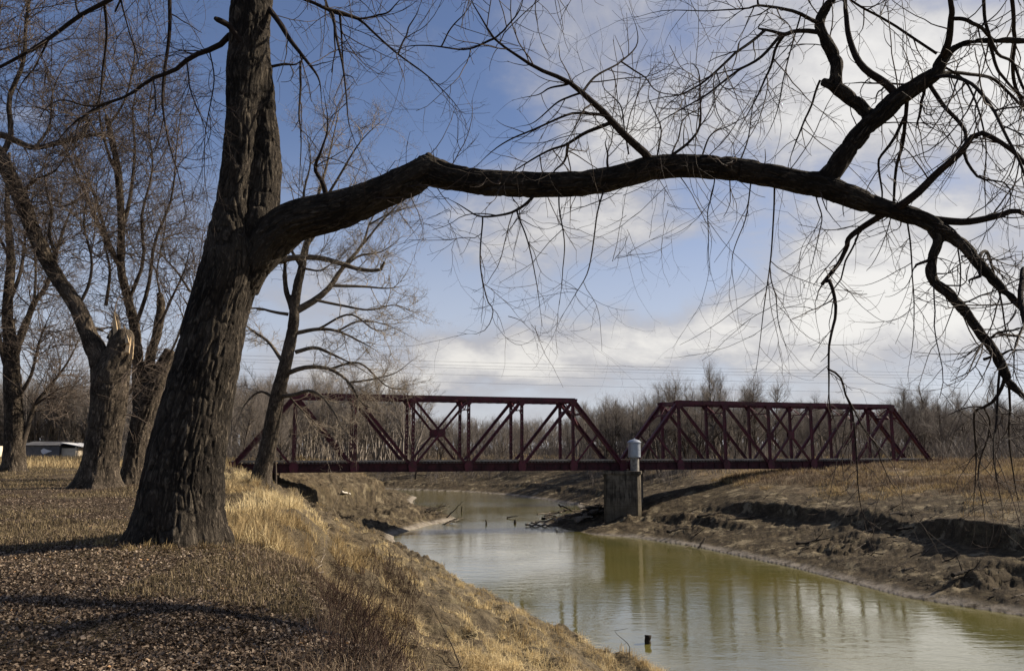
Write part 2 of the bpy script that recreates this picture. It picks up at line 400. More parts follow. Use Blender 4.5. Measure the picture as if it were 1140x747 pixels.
mg, n, b, _ = principled('ground', 0.95, 0.08)
pos = n.n('ShaderNodeNewGeometry').outputs['Position']
A_ = lambda k: n.n('ShaderNodeAttribute', attribute_name=k).outputs['Fac']
nf = n.noise(pos, 9, 5, 0.7); nm = n.noise(pos, 1.3, 5, 0.65); nc = n.noise(pos, 0.28, 4, 0.6); nx_ = n.noise(pos, 30, 3, 0.7)
mud = n.mix(n.ss(nm, 0.3, 0.7), (0.070, 0.057, 0.038), (0.170, 0.140, 0.093))
mud = n.mix(n.ss(nf, 0.5, 0.68, 0, 0.8), mud, (0.045, 0.036, 0.027))
mud = n.mix(n.ss(n.noise(pos, 0.6, 6, 0.7), 0.54, 0.66, 0, 0.8), mud, (0.19, 0.16, 0.095))
mud = n.mix(n.ss(n.noise(pos, 1.0, 7, 0.75), 0.50, 0.60, 0, 0.85), mud, (0.050, 0.041, 0.030))
litter = n.mix(n.ss(nf, 0.35, 0.65), (0.030, 0.022, 0.016), (0.095, 0.070, 0.048))
litter = n.mix(n.ss(nc, 0.45, 0.65, 0, 0.8), litter, n.mix(n.ss(nf, 0.4, 0.6), (0.085, 0.070, 0.040), (0.17, 0.137, 0.083)))
grassc = n.mix(n.ss(nf, 0.3, 0.7), (0.062, 0.048, 0.031), (0.190, 0.145, 0.086)); grassc = n.mix(n.ss(n.noise(pos, 2.2, 6, 0.75), 0.45, 0.56, 0, 0.8), grassc, (0.045, 0.034, 0.024))
redc = n.mix(n.ss(nm, 0.35, 0.65), (0.110, 0.078, 0.053), (0.21, 0.165, 0.110))
mud = n.mix(A_('shore'), mud, n.mix(1.0, mud, (0.56, 0.54, 0.53), 'MULTIPLY'))
col = n.mix(A_('litter'), mud, litter)
col = n.mix(A_('grass'), col, grassc)
col = n.mix(n.math('MULTIPLY', A_('red'), n.ss(nc, 0.40, 0.58)), col, redc)
col = n.mix(n.math('MULTIPLY', n.math('MULTIPLY', A_('shore'), n.math('SUBTRACT', 1.0, A_('grass'))), n.ss(n.noise(pos, 0.45, 6, 0.7), 0.54, 0.63, 0, 0.8)), col, (0.215, 0.180, 0.120))
col = n.mix(n.math('MULTIPLY', A_('wet'), n.ss(nm, 0.25, 0.6)), col, (0.25, 0.225, 0.19))  # pale strip by the water: dried mud, its sunlit brightness in the colour
n.link(col, b.inputs['Base Color'])
hh = n.math('ADD', n.math('MULTIPLY', nf, 0.6), n.math('ADD', n.math('MULTIPLY', nm, 0.9), n.math('MULTIPLY', nx_, 0.25)))
n.link(n.n('ShaderNodeBump', {'Strength': 1.0, 'Distance': 0.22, 'Height': hh}).outputs[0], b.inputs['Normal'])
o = mesh_np('ground', Vt, [quads, cap], mg, None, True,
            {k: ('FLOAT', 'POINT', ext(tm[k].astype(float))) for k in ('litter', 'grass', 'red', 'wet', 'shore')})
tag(o, 'river banks with leaf litter, mud slopes and dry grass', None, None, 'structure')

# river
wm, n, b, _ = principled('river_water', 0.06, 0.5)
pos = n.n('ShaderNodeNewGeometry').outputs['Position']
b.inputs['IOR'].default_value = 1.45; b.inputs['Specular IOR Level'].default_value = 1.0
sy = n.n('ShaderNodeSeparateXYZ', {0: pos}).outputs
n.link(n.mix(n.ss(n.noise(pos, 0.06, 3), 0.35, 0.65), (0.112, 0.100, 0.027), (0.090, 0.087, 0.026)), b.inputs['Base Color'])
st = n.n('ShaderNodeMapping', {'Vector': pos, 'Rotation': (0, 0, R(20)), 'Scale': (0.55, 1.25, 1)}).outputs[0]
w1 = n.noise(st, 0.9, 3, 0.5, 0.3); w2 = n.noise(st, 4.2, 3, 0.6, 0.2)
riff = n.math('MULTIPLY', n.ss(sy[1], 97, 105), n.ss(sy[1], 116, 108))
riff = n.math('MAXIMUM', riff, n.math('MULTIPLY', n.ss(sy[1], 139, 147), 0.6))
riff = n.math('MULTIPLY_ADD', riff, 2.2, n.ss(n.noise(pos, 0.11, 3), 0.35, 0.65, 0.35, 1.1))
b.inputs['Coat Weight'].default_value = 0.5; b.inputs['Coat Roughness'].default_value = 0.05; b.inputs['Coat IOR'].default_value = 1.5
hh = n.math('ADD', n.math('MULTIPLY', w1, 0.035), n.math('MULTIPLY', n.math('MULTIPLY', w2, riff), 0.016))
n.link(n.n('ShaderNodeBump', {'Strength': 1.0, 'Distance': 0.5, 'Height': hh}).outputs[0], b.inputs['Normal']); n.link(b.inputs['Normal'].links[0].from_socket, b.inputs['Coat Normal'])
mb = MB(); mb.v = [(-240, -150, WZ), (150, -150, WZ), (150, 225, WZ), (-240, 225, WZ)]; mb.f = [(0, 1, 2, 3)]
tag(mb.build('river_water', wm), 'olive green river winding under the bridge', None, None, 'structure')

# ------------------------------------------------------------------ the truss bridge
ms, n, b, _ = principled('bridge_steel', 0.62, 0.3)
pos = n.n('ShaderNodeNewGeometry').outputs['Position']
c = n.mix(n.ss(n.noise(pos, 1.1, 5, 0.7), 0.35, 0.65), (0.088, 0.015, 0.027), (0.036, 0.010, 0.015))
c = n.mix(n.ss(n.noise(pos, 2.2, 6, 0.75), 0.52, 0.64, 0, 0.8), c, (0.095, 0.040, 0.024)); n.link(c, b.inputs['Base Color'])
n.link(n.n('ShaderNodeBump', {'Strength': 0.3, 'Distance': 0.02, 'Height': n.noise(pos, 9, 3)}).outputs[0], b.inputs['Normal'])
M_STEEL = ms
def plain(name, c0, c1, scale=2.0, rough=0.9, bump=0.3):
    m, n, b, _ = principled(name, rough, 0.2); pos = n.n('ShaderNodeNewGeometry').outputs['Position']
    f = n.noise(pos, scale, 6, 0.7); n.link(n.mix(n.ss(f, 0.32, 0.68), c0, c1), b.inputs['Base Color'])
    n.link(n.n('ShaderNodeBump', {'Strength': bump, 'Distance': 0.03, 'Height': n.noise(pos, scale * 6, 4, 0.7)}).outputs[0], b.inputs['Normal'])
    return m
M_TIE = plain('tie_timber', (0.05, 0.04, 0.032), (0.13, 0.11, 0.09), 3)
M_GUARD = plain('guard_timber', (0.20, 0.18, 0.15), (0.34, 0.31, 0.26), 3)
M_RAIL = plain('rail_steel', (0.10, 0.06, 0.04), (0.2, 0.15, 0.11), 2, 0.5)
M_GIRDER = plain('girder_steel', (0.016, 0.006, 0.008), (0.050, 0.013, 0.018), 1.4, 0.65)
ORG = np.array((-31.80, 90.44)); BA = 0.29392
U = np.array((math.cos(BA), math.sin(BA), 0)); N_ = np.array((-math.sin(BA), math.cos(BA), 0)); ZU = np.array((0, 0, 1.0))
ZB, ZT, BW = -1.04, 8.16, 4.8
def B(s, t, z): return np.array((ORG[0], ORG[1], 0)) + U * s + N_ * t + ZU * z
def laced(mb, p, q, wd, dp, face, lace=True):
    """Two channels held apart by lacing bars. face: the direction across the truss plane (depth)."""
    p, q = np.array(p), np.array(q); t = q - p; L = np.linalg.norm(t); t = t / L; s = np.cross(t, face); s = s / np.linalg.norm(s)
    e = wd / 2 - 0.05
    for k in (-1, 1): mb.bar(p + s * e * k, q + s * e * k, 0.10, dp, up=face)
    if lace:
        k = max(3, int(L / (wd * 1.5))); 
        for i in range(k):
            a, c = p + t * L * i / k, p + t * L * (i + 1) / k; sg = 1 if i % 2 else -1
            for f in (-1, 1): mb.bar(a - s * e * sg + face * f * (dp / 2 - .02), c + s * e * sg + face * f * (dp / 2 - .02), 0.09, 0.022, up=face)
def truss(name, s0, p, label, xpanels, wide):
    root = thing(name, label, 'truss bridge', tuple(B(s0, 0, ZB)), 'truss spans of the railway bridge')
    def put(mb, nm, mat=M_STEEL): return mb.build(nm, mat, root)
    top = ZT - 0.28; bot = ZB + 0.42
    for t in (0, BW):
        f = N_
        m = MB(); 
        for dz in (-.28, .28 - .09): pass
        m.bar(B(s0 + p - .25, t, ZT - .03), B(s0 + 6 * p + .25, t, ZT - .03), .62, .06)
        for dd in (-.26, .26): m.bar(B(s0 + p - .2, t + dd, top), B(s0 + 6 * p + .2, t + dd, top), .06, .48)
        k = 56
        for i in range(k):
            a, c = B(s0 + p + 5 * p * i / k, t - .24 * (1 if i % 2 else -1), ZT - .54), B(s0 + p + 5 * p * (i + 1) / k, t + .24 * (1 if i % 2 else -1), ZT - .54)
            m.bar(a, c, .08, .03)
        put(m, 'top_chord')
        m = MB()                             # deep built-up lower chord and its stiffeners
        m.bar(B(s0 - .1, t, ZB + .50), B(s0 + 7 * p + .1, t, ZB + .50), .05, .92)
        for z in (ZB + .03, ZB + .98): m.bar(B(s0 - .1, t, z), B(s0 + 7 * p + .1, t, z), .40, .05)
        for i in range(7 * 4 + 1):
            for dd in (-.085, .085): m.bar(B(s0 + i * p / 4, t + dd, ZB + .06), B(s0 + i * p / 4, t + dd, ZB + .95), .07, .10, up=U)
        put(m, 'bottom_chord', M_GIRDER)
        for a, c, sg in ((0, 1, 1), (7, 6, -1)):
            m = MB(); laced(m, B(s0 + a * p, t, bot + .1), B(s0 + c * p, t, top + .05), wide * 1.25, .50, f, True)
            m.bar(B(s0 + a * p, t, bot + .1) , B(s0 + c * p, t, top + .05), wide * 1.1, .04, up=N_); put(m, 'end_post')
            m = MB(); q0 = (B(s0 + a * p, t, bot) + B(s0 + c * p, t, top)) / 2
            laced(m, q0, B(s0 + c * p, t, bot), .20, .22, f, False); m.bar(q0, B(s0 + c * p, t, bot), .24, .03, up=N_); put(m, 'sub_strut')
        for i in range(1, 7):
            m = MB(); laced(m, B(s0 + i * p, t, bot), B(s0 + i * p, t, top - .1), wide * .82, .34, f); put(m, 'vertical')
        dg = [(1, 2, 1), (2, 3, 1), (5, 4, 1), (6, 5, 1)] + [(a, c, .6) for a, c in xpanels]
        for a, c, sc in dg:
            m = MB(); laced(m, B(s0 + a * p, t, top - .1), B(s0 + c * p, t, bot + .1), wide * (.9 if sc == 1 else .62), .30, f); m.bar(B(s0 + a * p, t, top - .1), B(s0 + c * p, t, bot + .1), wide * .5, .03, up=N_); put(m, 'diagonal')
        for i in range(0, 8):                # gusset plates at the joints, inside and outside face joined by a rivet bar
            for zg, poly in ((top, [(-.6, .20), (.6, .20), (.45, -.42), (.2, -.75), (-.2, -.75), (-.45, -.42)]), (ZB, [(-.42, .02), (.42, .02), (.55, .7), (.28, 1.3), (-.28, 1.3), (-.55, .7)])):
                if zg == top and not 1 <= i <= 6: continue
                m = MB()
                for dd in (-.225, .225): m.prism([B(s0 + i * p + a, t + dd - .012, zg + c) for a, c in poly], N_ * .024)
                put(m, 'gusset_plate')
        for a, c in xpanels[:1]:
            m = MB()
            for dd in (-.19, .19):
                mid = (a + c) / 2; zc = (top + bot) / 2
                m.prism([B(s0 + mid * p + u, t + dd - .012, zc + v) for u, v in ((-.5, -.25), (-.25, -.5), (.25, -.5), (.5, -.25), (.5, .25), (.25, .5), (-.25, .5), (-.5, .25))], N_ * .024)
            put(m, 'gusset_plate')
    for a, c in ((0, 1), (7, 6)):            # portal frames on the end posts
        m = MB(); 
        for fr in (.98, .80):
            q0 = B(s0 + a * p, 0, bot) * (1 - fr) + B(s0 + c * p, 0, top) * fr; m.bar(q0, q0 + N_ * BW, .16, .26)
        qa = B(s0 + a * p, 0, bot) * .2 + B(s0 + c * p, 0, top) * .8; qb = B(s0 + a * p, 0, bot) * .02 + B(s0 + c * p, 0, top) * .98
        for i in range(6):
            u0, u1 = BW * i / 6, BW * (i + 1) / 6; x0, x1 = (qa, qb) if i % 2 else (qb, qa); m.bar(x0 + N_ * u0, x1 + N_ * u1, .07, .07)
        for e, sg in ((0, 1), (BW, -1)):
            q1 = B(s0 + a * p, e, bot) * .38 + B(s0 + c * p, e, top) * .62; m.bar(q1, qa + N_ * (e + sg * 1.3), .12, .12)
        put(m, 'portal_brace')
    for i in range(1, 7):                    # sway frames
        m = MB(); m.bar(B(s0 + i * p, 0, top), B(s0 + i * p, BW, top), .2, .3); m.bar(B(s0 + i * p, 0, top - 1.3), B(s0 + i * p, BW, top - 1.3), .12, .12)
        m.bar(B(s0 + i * p, 0, top), B(s0 + i * p, BW / 2, top - 1.3), .1, .1); m.bar(B(s0 + i * p, BW, top), B(s0 + i * p, BW / 2, top - 1.3), .1, .1)
        for e, sg in ((0, 1), (BW, -1)): m.bar(B(s0 + i * p, e, top - 2.3), B(s0 + i * p, e + sg * 1.0, top - 1.3), .1, .1)
        put(m, 'sway_brace')
    m = MB()
    for i in range(1, 6):
        m.bar(B(s0 + i * p, 0, top + .02), B(s0 + (i + 1) * p, BW, top + .02), .1, .1); m.bar(B(s0 + i * p, BW, top - .09), B(s0 + (i + 1) * p, 0, top - .09), .1, .1)
    put(m, 'lateral_brace')
    for i in range(0, 8):
        m = MB(); m.bar(B(s0 + i * p, .1, ZB + .5), B(s0 + i * p, BW - .1, ZB + .5), .3, .8); put(m, 'floor_beam')
    for t in (1.4, 3.4):
        m = MB(); m.bar(B(s0, t, ZB + .62), B(s0 + 7 * p, t, ZB + .62), .3, .6); put(m, 'stringer')
    for e in (.35, 7 * p - .35):
        for t in (0, BW):
            m = MB(); m.bar(B(s0 + e - .4, t, ZB - .043), B(s0 + e + .4, t, ZB - .043), .62, .08); put(m, 'bearing')
    m = MB(); nt = int(7 * p / .42)
    for i in range(nt): m.bar(B(s0 + (i + .5) * 7 * p / nt, .24, ZB + 1.1), B(s0 + (i + .5) * 7 * p / nt, BW - .24, ZB + 1.1), .22, .2)
    put(m, 'tie_deck', M_TIE)
    for t in (.62, BW - .62):
        m = MB(); m.bar(B(s0, t - .12, ZB + 1.29), B(s0 + 7 * p, t - .12, ZB + 1.29), .22, .16); put(m, 'guard_timber', M_GUARD)
    for t in (BW / 2 - .75, BW / 2 + .75):
        m = MB(); m.bar(B(s0, t, ZB + 1.28), B(s0 + 7 * p, t, ZB + 1.28), .07, .15); put(m, 'rail', M_RAIL)
    return root
P1, P2, GAP = 6.904, 6.981, 1.356
S2 = 7 * P1 + GAP
truss('truss_span', 0, P1, 'dark red truss span whose far end is hidden behind the slender leaning tree', [(3, 4), (4, 3)], .42)
truss('truss_span', S2, P2, 'dark red truss span running from the concrete pier to the grassy embankment', [(3, 4), (4, 3)], .40)

# pier, abutments, gauge house
M_CONC, n, b, _ = principled('weathered_concrete', 0.93, 0.15)
pos = n.n('ShaderNodeNewGeometry').outputs['Position']
stk = n.noise(n.n('ShaderNodeMapping', {'Vector': pos, 'Scale': (2.2, 2.2, 0.18)}).outputs[0], 1.6, 6, 0.75)
blot = n.noise(pos, 0.8, 6, 0.7); pz = n.n('ShaderNodeSeparateXYZ', {0: pos}).outputs[2]
col = n.mix(n.ss(blot, 0.35, 0.65), (0.055, 0.047, 0.036), (0.150, 0.130, 0.100)); col = n.mix(n.ss(stk, 0.48, 0.62, 0, 0.85), col, (0.022, 0.019, 0.015))
col = n.mix(n.ss(n.math('MULTIPLY_ADD', stk, 1.2, pz), -5.2, -3.6, 0.55, 0.0), col, (0.105, 0.088, 0.058))
lines = n.math('PINGPONG', pz, 0.55); col = n.mix(n.ss(lines, 0.03, 0.0, 0, 0.6), col, (0.02, 0.018, 0.015))
n.link(col, b.inputs['Base Color']); n.link(n.n('ShaderNodeBump', {'Strength': 0.6, 'Distance': 0.05, 'Height': n.noise(pos, 6, 5, 0.7)}).outputs[0], b.inputs['Normal'])
pc = 7 * P1 + GAP / 2
def pier_block(nm, label, c, ax, w, ln, zt, z0):
    """c: middle (x, y); ax: the pier's long axis seen from above; the nose is the end towards the viewer."""
    ax = np.array((ax[0], ax[1], 0)); ax = ax / np.linalg.norm(ax); sd = np.array((ax[1], -ax[0], 0)); c = np.array((c[0], c[1], 0.0))
    q = lambda a, b, z: tuple(c + sd * a * w / 2 + ax * b * ln / 2 + np.array((0, 0, z)))
    r = thing(nm, label, 'bridge pier', q(0, 0, z0)); e = 1 - .5 / (ln / 2); g = 1 - .35 / (w / 2)
    m = MB(); bt = [q(-1, e * -1, z0), q(-g, -1, z0), q(g, -1, z0), q(1, -e, z0), q(1, 1, z0), q(-1, 1, z0)]
    m.prism(bt, (0, 0, zt - .40 - z0)); m.build('shaft', M_CONC, r, bevel=.05)
    w += .3; ln += .3; m = MB(); m.hexa([q(-1, -1, zt - .397), q(1, -1, zt - .397), q(1, 1, zt - .397), q(-1, 1, zt - .397), q(-1, -1, zt), q(1, -1, zt), q(1, 1, zt), q(-1, 1, zt)])
    m.build('coping', M_CONC, r, bevel=.05)
    return r
pier_block('bridge_pier', 'tall weathered concrete pier standing on the muddy spit between the two spans', (14.9, 107.0), (.205, .979), 4.7, 8.6, ZB - .09, -8.8)
ab = B(S2 + 7 * P2 + .6, BW / 2, 0); pier_block('bridge_abutment', 'concrete abutment under the embankment end of the bridge', ab[:2], N_[:2], 2.6, BW + 2.4, ZB - .06, -3.2)
ab = B(-.8, BW / 2, 0); pier_block('bridge_abutment', 'concrete abutment behind the slender leaning tree at the bridge end', ab[:2], N_[:2], 2.6, BW + 2.4, ZB - .06, -3.2)
mgal, n, b, _ = principled('galvanised_steel', 0.42, 0.5); b.inputs['Metallic'].default_value = 0.55
pos = n.n('ShaderNodeNewGeometry').outputs['Position']; n.link(n.mix(n.noise(pos, 3, 4), (0.20, 0.23, 0.28), (0.34, 0.37, 0.41)), b.inputs['Base Color'])
M_WELL = plain('well_concrete', (0.10, 0.095, 0.085), (0.30, 0.285, 0.255), 2.5)
gc = np.array((15.85, 103.45, ZB - .088))
gr = thing('gauge_house', 'small silver round river gauge house with a domed cap standing on the pier', 'gauge house', tuple(gc))
m = MB(); m.lathe([(.01, 0), (.56, 0), (.56, 1.75), (.01, 1.75)], gc, 28); m.build('well_pipe', M_WELL, gr, False)
m = MB(); m.lathe([(.01, 1.753), (.80, 1.753), (.80, 3.62), (.01, 3.62)], gc, 28); hs = m.build('shelter', mgal, gr)
m = MB(); m.lathe([(.80, 3.58), (.90, 3.6), (.90, 3.70), (.62, 3.92), (.24, 4.06), (.10, 4.08), (.10, 4.22), (.01, 4.22)], gc, 28); m.build('cap', mgal, gr)
m = MB()
for z in (1.80, 2.7, 3.45): m.lathe([(.80, z), (.825, z + .01), (.825, z + .06), (.80, z + .07)], gc, 28)
m.build('band', mgal, gr)
m = MB(); m.box((gc[0] - .35, gc[1] - .86, gc[2] + 1.95), (gc[0] + .25, gc[1] - .74, gc[2] + 3.4)); m.build('door', mgal, gr)

# ------------------------------------------------------------------ trees
def pxpath(path, Yf, n, zoff=None):
    """Digitised (px, py, width px) -> world points and radii at distance Yf(px, share)."""
    pth = np.asarray(path, float); out = []
    for i, (px, py, wd) in enumerate(pth):
        Yv = Yf(px, i / max(1, len(pth) - 1)); q = P(px, py, Yv); out.append((*q, wd * PX(Yv) / 2))
    s = spline(np.array(out), n); return s[:, :3], np.maximum(s[:, 3], 0.0015)

def fused(name_parts, skels, mats, root, voxel, bark_amp, bark_k, flare=None, smooth_it=6):
    """Tubes fused into one skin, furrowed like bark, then handed out to the parts by nearest skeleton."""
    tb = Tubes()
    for pts, rd in skels:
        p = np.vstack([pts, pts[-1:] + (pts[-1:] - pts[-2:-1]) * 0.02]); p = np.vstack([p[:1] - (p[1:2] - p[:1]) * .02, p])
        r = np.concatenate([[.002], rd, [.002]]); tb.add(p[None], r[None], 20)
    V, Fc, _ = tb.arrays()
    tmp = mesh_np('tmp', V, [Fc]); md = tmp.modifiers.new('r', 'REMESH'); md.mode = 'VOXEL'; md.voxel_size = voxel
    sm = tmp.modifiers.new('s', 'SMOOTH'); sm.iterations = smooth_it; sm.factor = 0.5
    dg = bpy.context.evaluated_depsgraph_get(); me = bpy.data.meshes.new_from_object(tmp.evaluated_get(dg))
    nv = len(me.vertices); co = np.empty(nv * 3, np.float32); me.vertices.foreach_get('co', co); co = co.reshape(-1, 3).astype(float)
    no = np.empty(nv * 3, np.float32); me.vertices.foreach_get('normal', no); no = no.reshape(-1, 3)
    fl = np.empty(len(me.polygons) * 4, np.int32); 
    tot = np.empty(len(me.polygons), np.int32); me.polygons.foreach_get('loop_total', tot)
    assert (tot == 4).all(); me.loops.foreach_get('vertex_index', fl); fq = fl.reshape(-1, 4)
    bpy.data.objects.remove(tmp); bpy.data.meshes.remove(me)
    best = np.full(nv, 1e9); sk = np.zeros(nv, int); bc = np.zeros((nv, 3))
    for k, (pts, rd) in enumerate(skels):
        q = spline(np.hstack([pts, rd[:, None]]), 160); tg = norm(np.gradient(q[:, :3], axis=0)); sl = np.concatenate([[0], np.cumsum(np.linalg.norm(np.diff(q[:, :3], axis=0), axis=1))])
        ref = np.array((0.3, 1, 0.1)); n1 = norm(np.cross(tg, ref)); n2 = np.cross(tg, n1)
        for c0 in range(0, nv, 20000):
            cc = co[c0:c0 + 20000]; d = np.linalg.norm(cc[:, None] - q[None, :, :3], axis=2) - q[None, :, 3]; j = d.argmin(1); dm = d[np.arange(len(cc)), j]
            up = dm < best[c0:c0 + 20000]; best[c0:c0 + 20000][up] = dm[up]; sk[c0:c0 + 20000][up] = k
            v = cc - q[j, :3]; a = np.arctan2((v * n2[j]).sum(1), (v * n1[j]).sum(1)); rr = q[j, 3]
            al = sl[j] + (v * tg[j]).sum(1)
            bb = np.stack([np.cos(a) * rr, np.sin(a) * rr, al], 1); bc[c0:c0 + 20000][up] = bb[up]
    K = bark_k
    wv = vnoise(bc[:, 0] * 3, bc[:, 1] * 3, bc[:, 2] * 1.2, 7) - .5
    n1 = vnoise(bc[:, 0] * K + wv * 2.2, bc[:, 1] * K + wv * 2.2, bc[:, 2] * K * .24, 3); n2 = vnoise(bc[:, 0] * K * 2.1 + wv * 3, bc[:, 1] * K * 2.1, bc[:, 2] * K * .4, 4)
    ridge = np.clip(np.abs(2 * n1 - 1) * 2.6, 0, 1); dsp = bark_amp * ((ridge - .7) * 1.0 + (n2 - .5) * .9)
    lump = (vnoise(co[:, 0] * 2.2, co[:, 1] * 2.2, co[:, 2] * 2.2, 9) - .5) * bark_amp * 1.2
    co = co + no * (dsp + lump)[:, None]
    if flare:
        bx, by, z0, hgt, amt = flare
        f = np.clip(1 - (co[:, 2] - z0) / hgt, 0, 1) ** 2.2; a = np.arctan2(co[:, 1] - by, co[:, 0] - bx)
        g = 0.6 + 0.4 * np.sin(a * 5 + 1.0) + .25 * np.sin(a * 9); co[:, 0] += np.cos(a) * f * amt * g; co[:, 1] += np.sin(a) * f * amt * g
    fs = np.sort(sk[fq], axis=1)[:, 1]; objs = []
    done = {}
    for k, nm in enumerate(name_parts): done.setdefault(nm if nm != 'limb' else ('limb2' if k == len(skels) - 1 else f'limb{k}'), []).append(k)
    for key, ks in done.items():
        sel = fq[np.isin(fs, ks)]
        if not len(sel): continue
        u, inv = np.unique(sel, return_inverse=True)
        o = mesh_np(name_parts[ks[0]], co[u], [inv.reshape(-1, 4)], mats[ks[0]], None, True, {'bark': ('FLOAT_VECTOR', 'POINT', bc[u]), 'ridge': ('FLOAT', 'POINT', ridge[u])})
        keep_world(o, root); objs.append(o)
    return objs

# ---- the big leaning tree in front
def Ym(px, f=0): return 13.8 - max(0.0, px - 300) / 840 * 3.4
rng = np.random.default_rng(5)
base_z = float(H(P(198, 605, 13.8)[0], 13.8)[0])
main = thing('leafless_tree', 'huge leaning furrowed tree in front whose long dark limb arches over the river', 'tree', (P(199, 605, 13.8)[0], 13.8, base_z))
TRUNK = [(198, 640, 108), (198, 605, 97), (201, 560, 90), (209, 500, 82), (222, 440, 74), (232, 400, 70), (242, 350, 66), (256, 300, 64), (258, 262, 52), (262, 225, 42), (266, 190, 40), (270, 130, 38), (275, 60, 44), (280, 0, 48), (285, -70, 46), (300, -170, 40), (310, -260, 32)]
STEMB = [(262, 320, 50), (278, 275, 58), (289, 230, 46), (294, 180, 38), (293, 120, 28), (289, 60, 26), (284, 0, 26), (270, -80, 24), (240, -180, 20)]
LIMB = [(272, 325, 20), (289, 288, 38), (308, 262, 48), (330, 247, 48), (370, 236, 44), (400, 226, 40), (430, 212, 37), (460, 199, 36), (478, 190, 36), (500, 197, 31), (540, 203, 30), (600, 206, 29), (660, 203, 28), (700, 194, 28), (730, 186, 28), (770, 185, 27), (810, 188, 26), (850, 194, 25), (890, 202, 27), (915, 207, 29), (945, 218, 24), (985, 232, 19), (1020, 242, 18), (1045, 254, 19), (1066, 268, 13), (1085, 289, 12), (1108, 314, 10), (1140, 347, 8), (1170, 385, 6), (1190, 430, 4)]
FORK = [(905, 210, 22), (922, 196, 23), (943, 168, 22), (965, 140, 22), (978, 130, 22), (1000, 109, 21), (1028, 91, 19), (1042, 81, 18), (1052, 63, 14), (1066, 53, 9), (1084, 47, 7.5), (1108, 46, 7), (1140, 47, 6), (1180, 60, 5), (1220, 90, 3)]
LOWER = [(1040, 256, 14), (1045, 268, 13), (1038, 289, 12), (1039, 312, 12), (1059, 329, 11), (1080, 354, 10), (1098, 379, 9.5), (1114, 405, 9), (1124, 426, 7.5), (1140, 442, 6), (1165, 470, 4)]
ARM = [(972, 136, 16), (958, 118, 15), (947, 110, 14), (931, 98, 13), (915, 92, 8)]
UPA = [(931, 96, 13), (930, 84, 13), (931, 70, 13), (922, 51, 12.5), (914, 35, 12), (912, 23, 11), (921, 7, 10), (928, -5, 9), (935, -40, 7), (930, -90, 4)]
sk, mt, nmz = [], [], []
for path, nm, mat_, nn, dy in ((TRUNK, 'trunk', M_BARK, 60, 0), (STEMB, 'trunk', M_BARK, 40, .22), (LIMB, 'limb', M_LIMB, 120, 0), (FORK, 'limb', M_LIMB, 70, 0), (LOWER, 'limb', M_LIMB, 50, 0), (ARM, 'limb', M_LIMB, 24, 0), (UPA, 'limb', M_LIMB, 40, 0)):
    pts, rd = pxpath(path, lambda px, f, dy=dy: Ym(px) + dy, nn); sk.append((pts, rd)); mt.append(mat_); nmz.append(nm)
knob, krd = pxpath([(478, 200, 26), (475, 184, 24), (472, 174, 19)], lambda px, f: Ym(px), 8); sk.append((knob, krd)); mt.append(M_LIMB); nmz.append('limb')
for sk_, nm in zip(sk, nmz):
    if nm == 'limb': sk_[0][:, 1] += 0.0
fused(['trunk', 'trunk', 'limb', 'limb', 'limb', 'limb', 'limb', 'limb'], sk, mt, main, 0.020, 0.024, 13.0, (P(199, 605, 13.8)[0], 13.8, base_z, 0.7, 0.13))

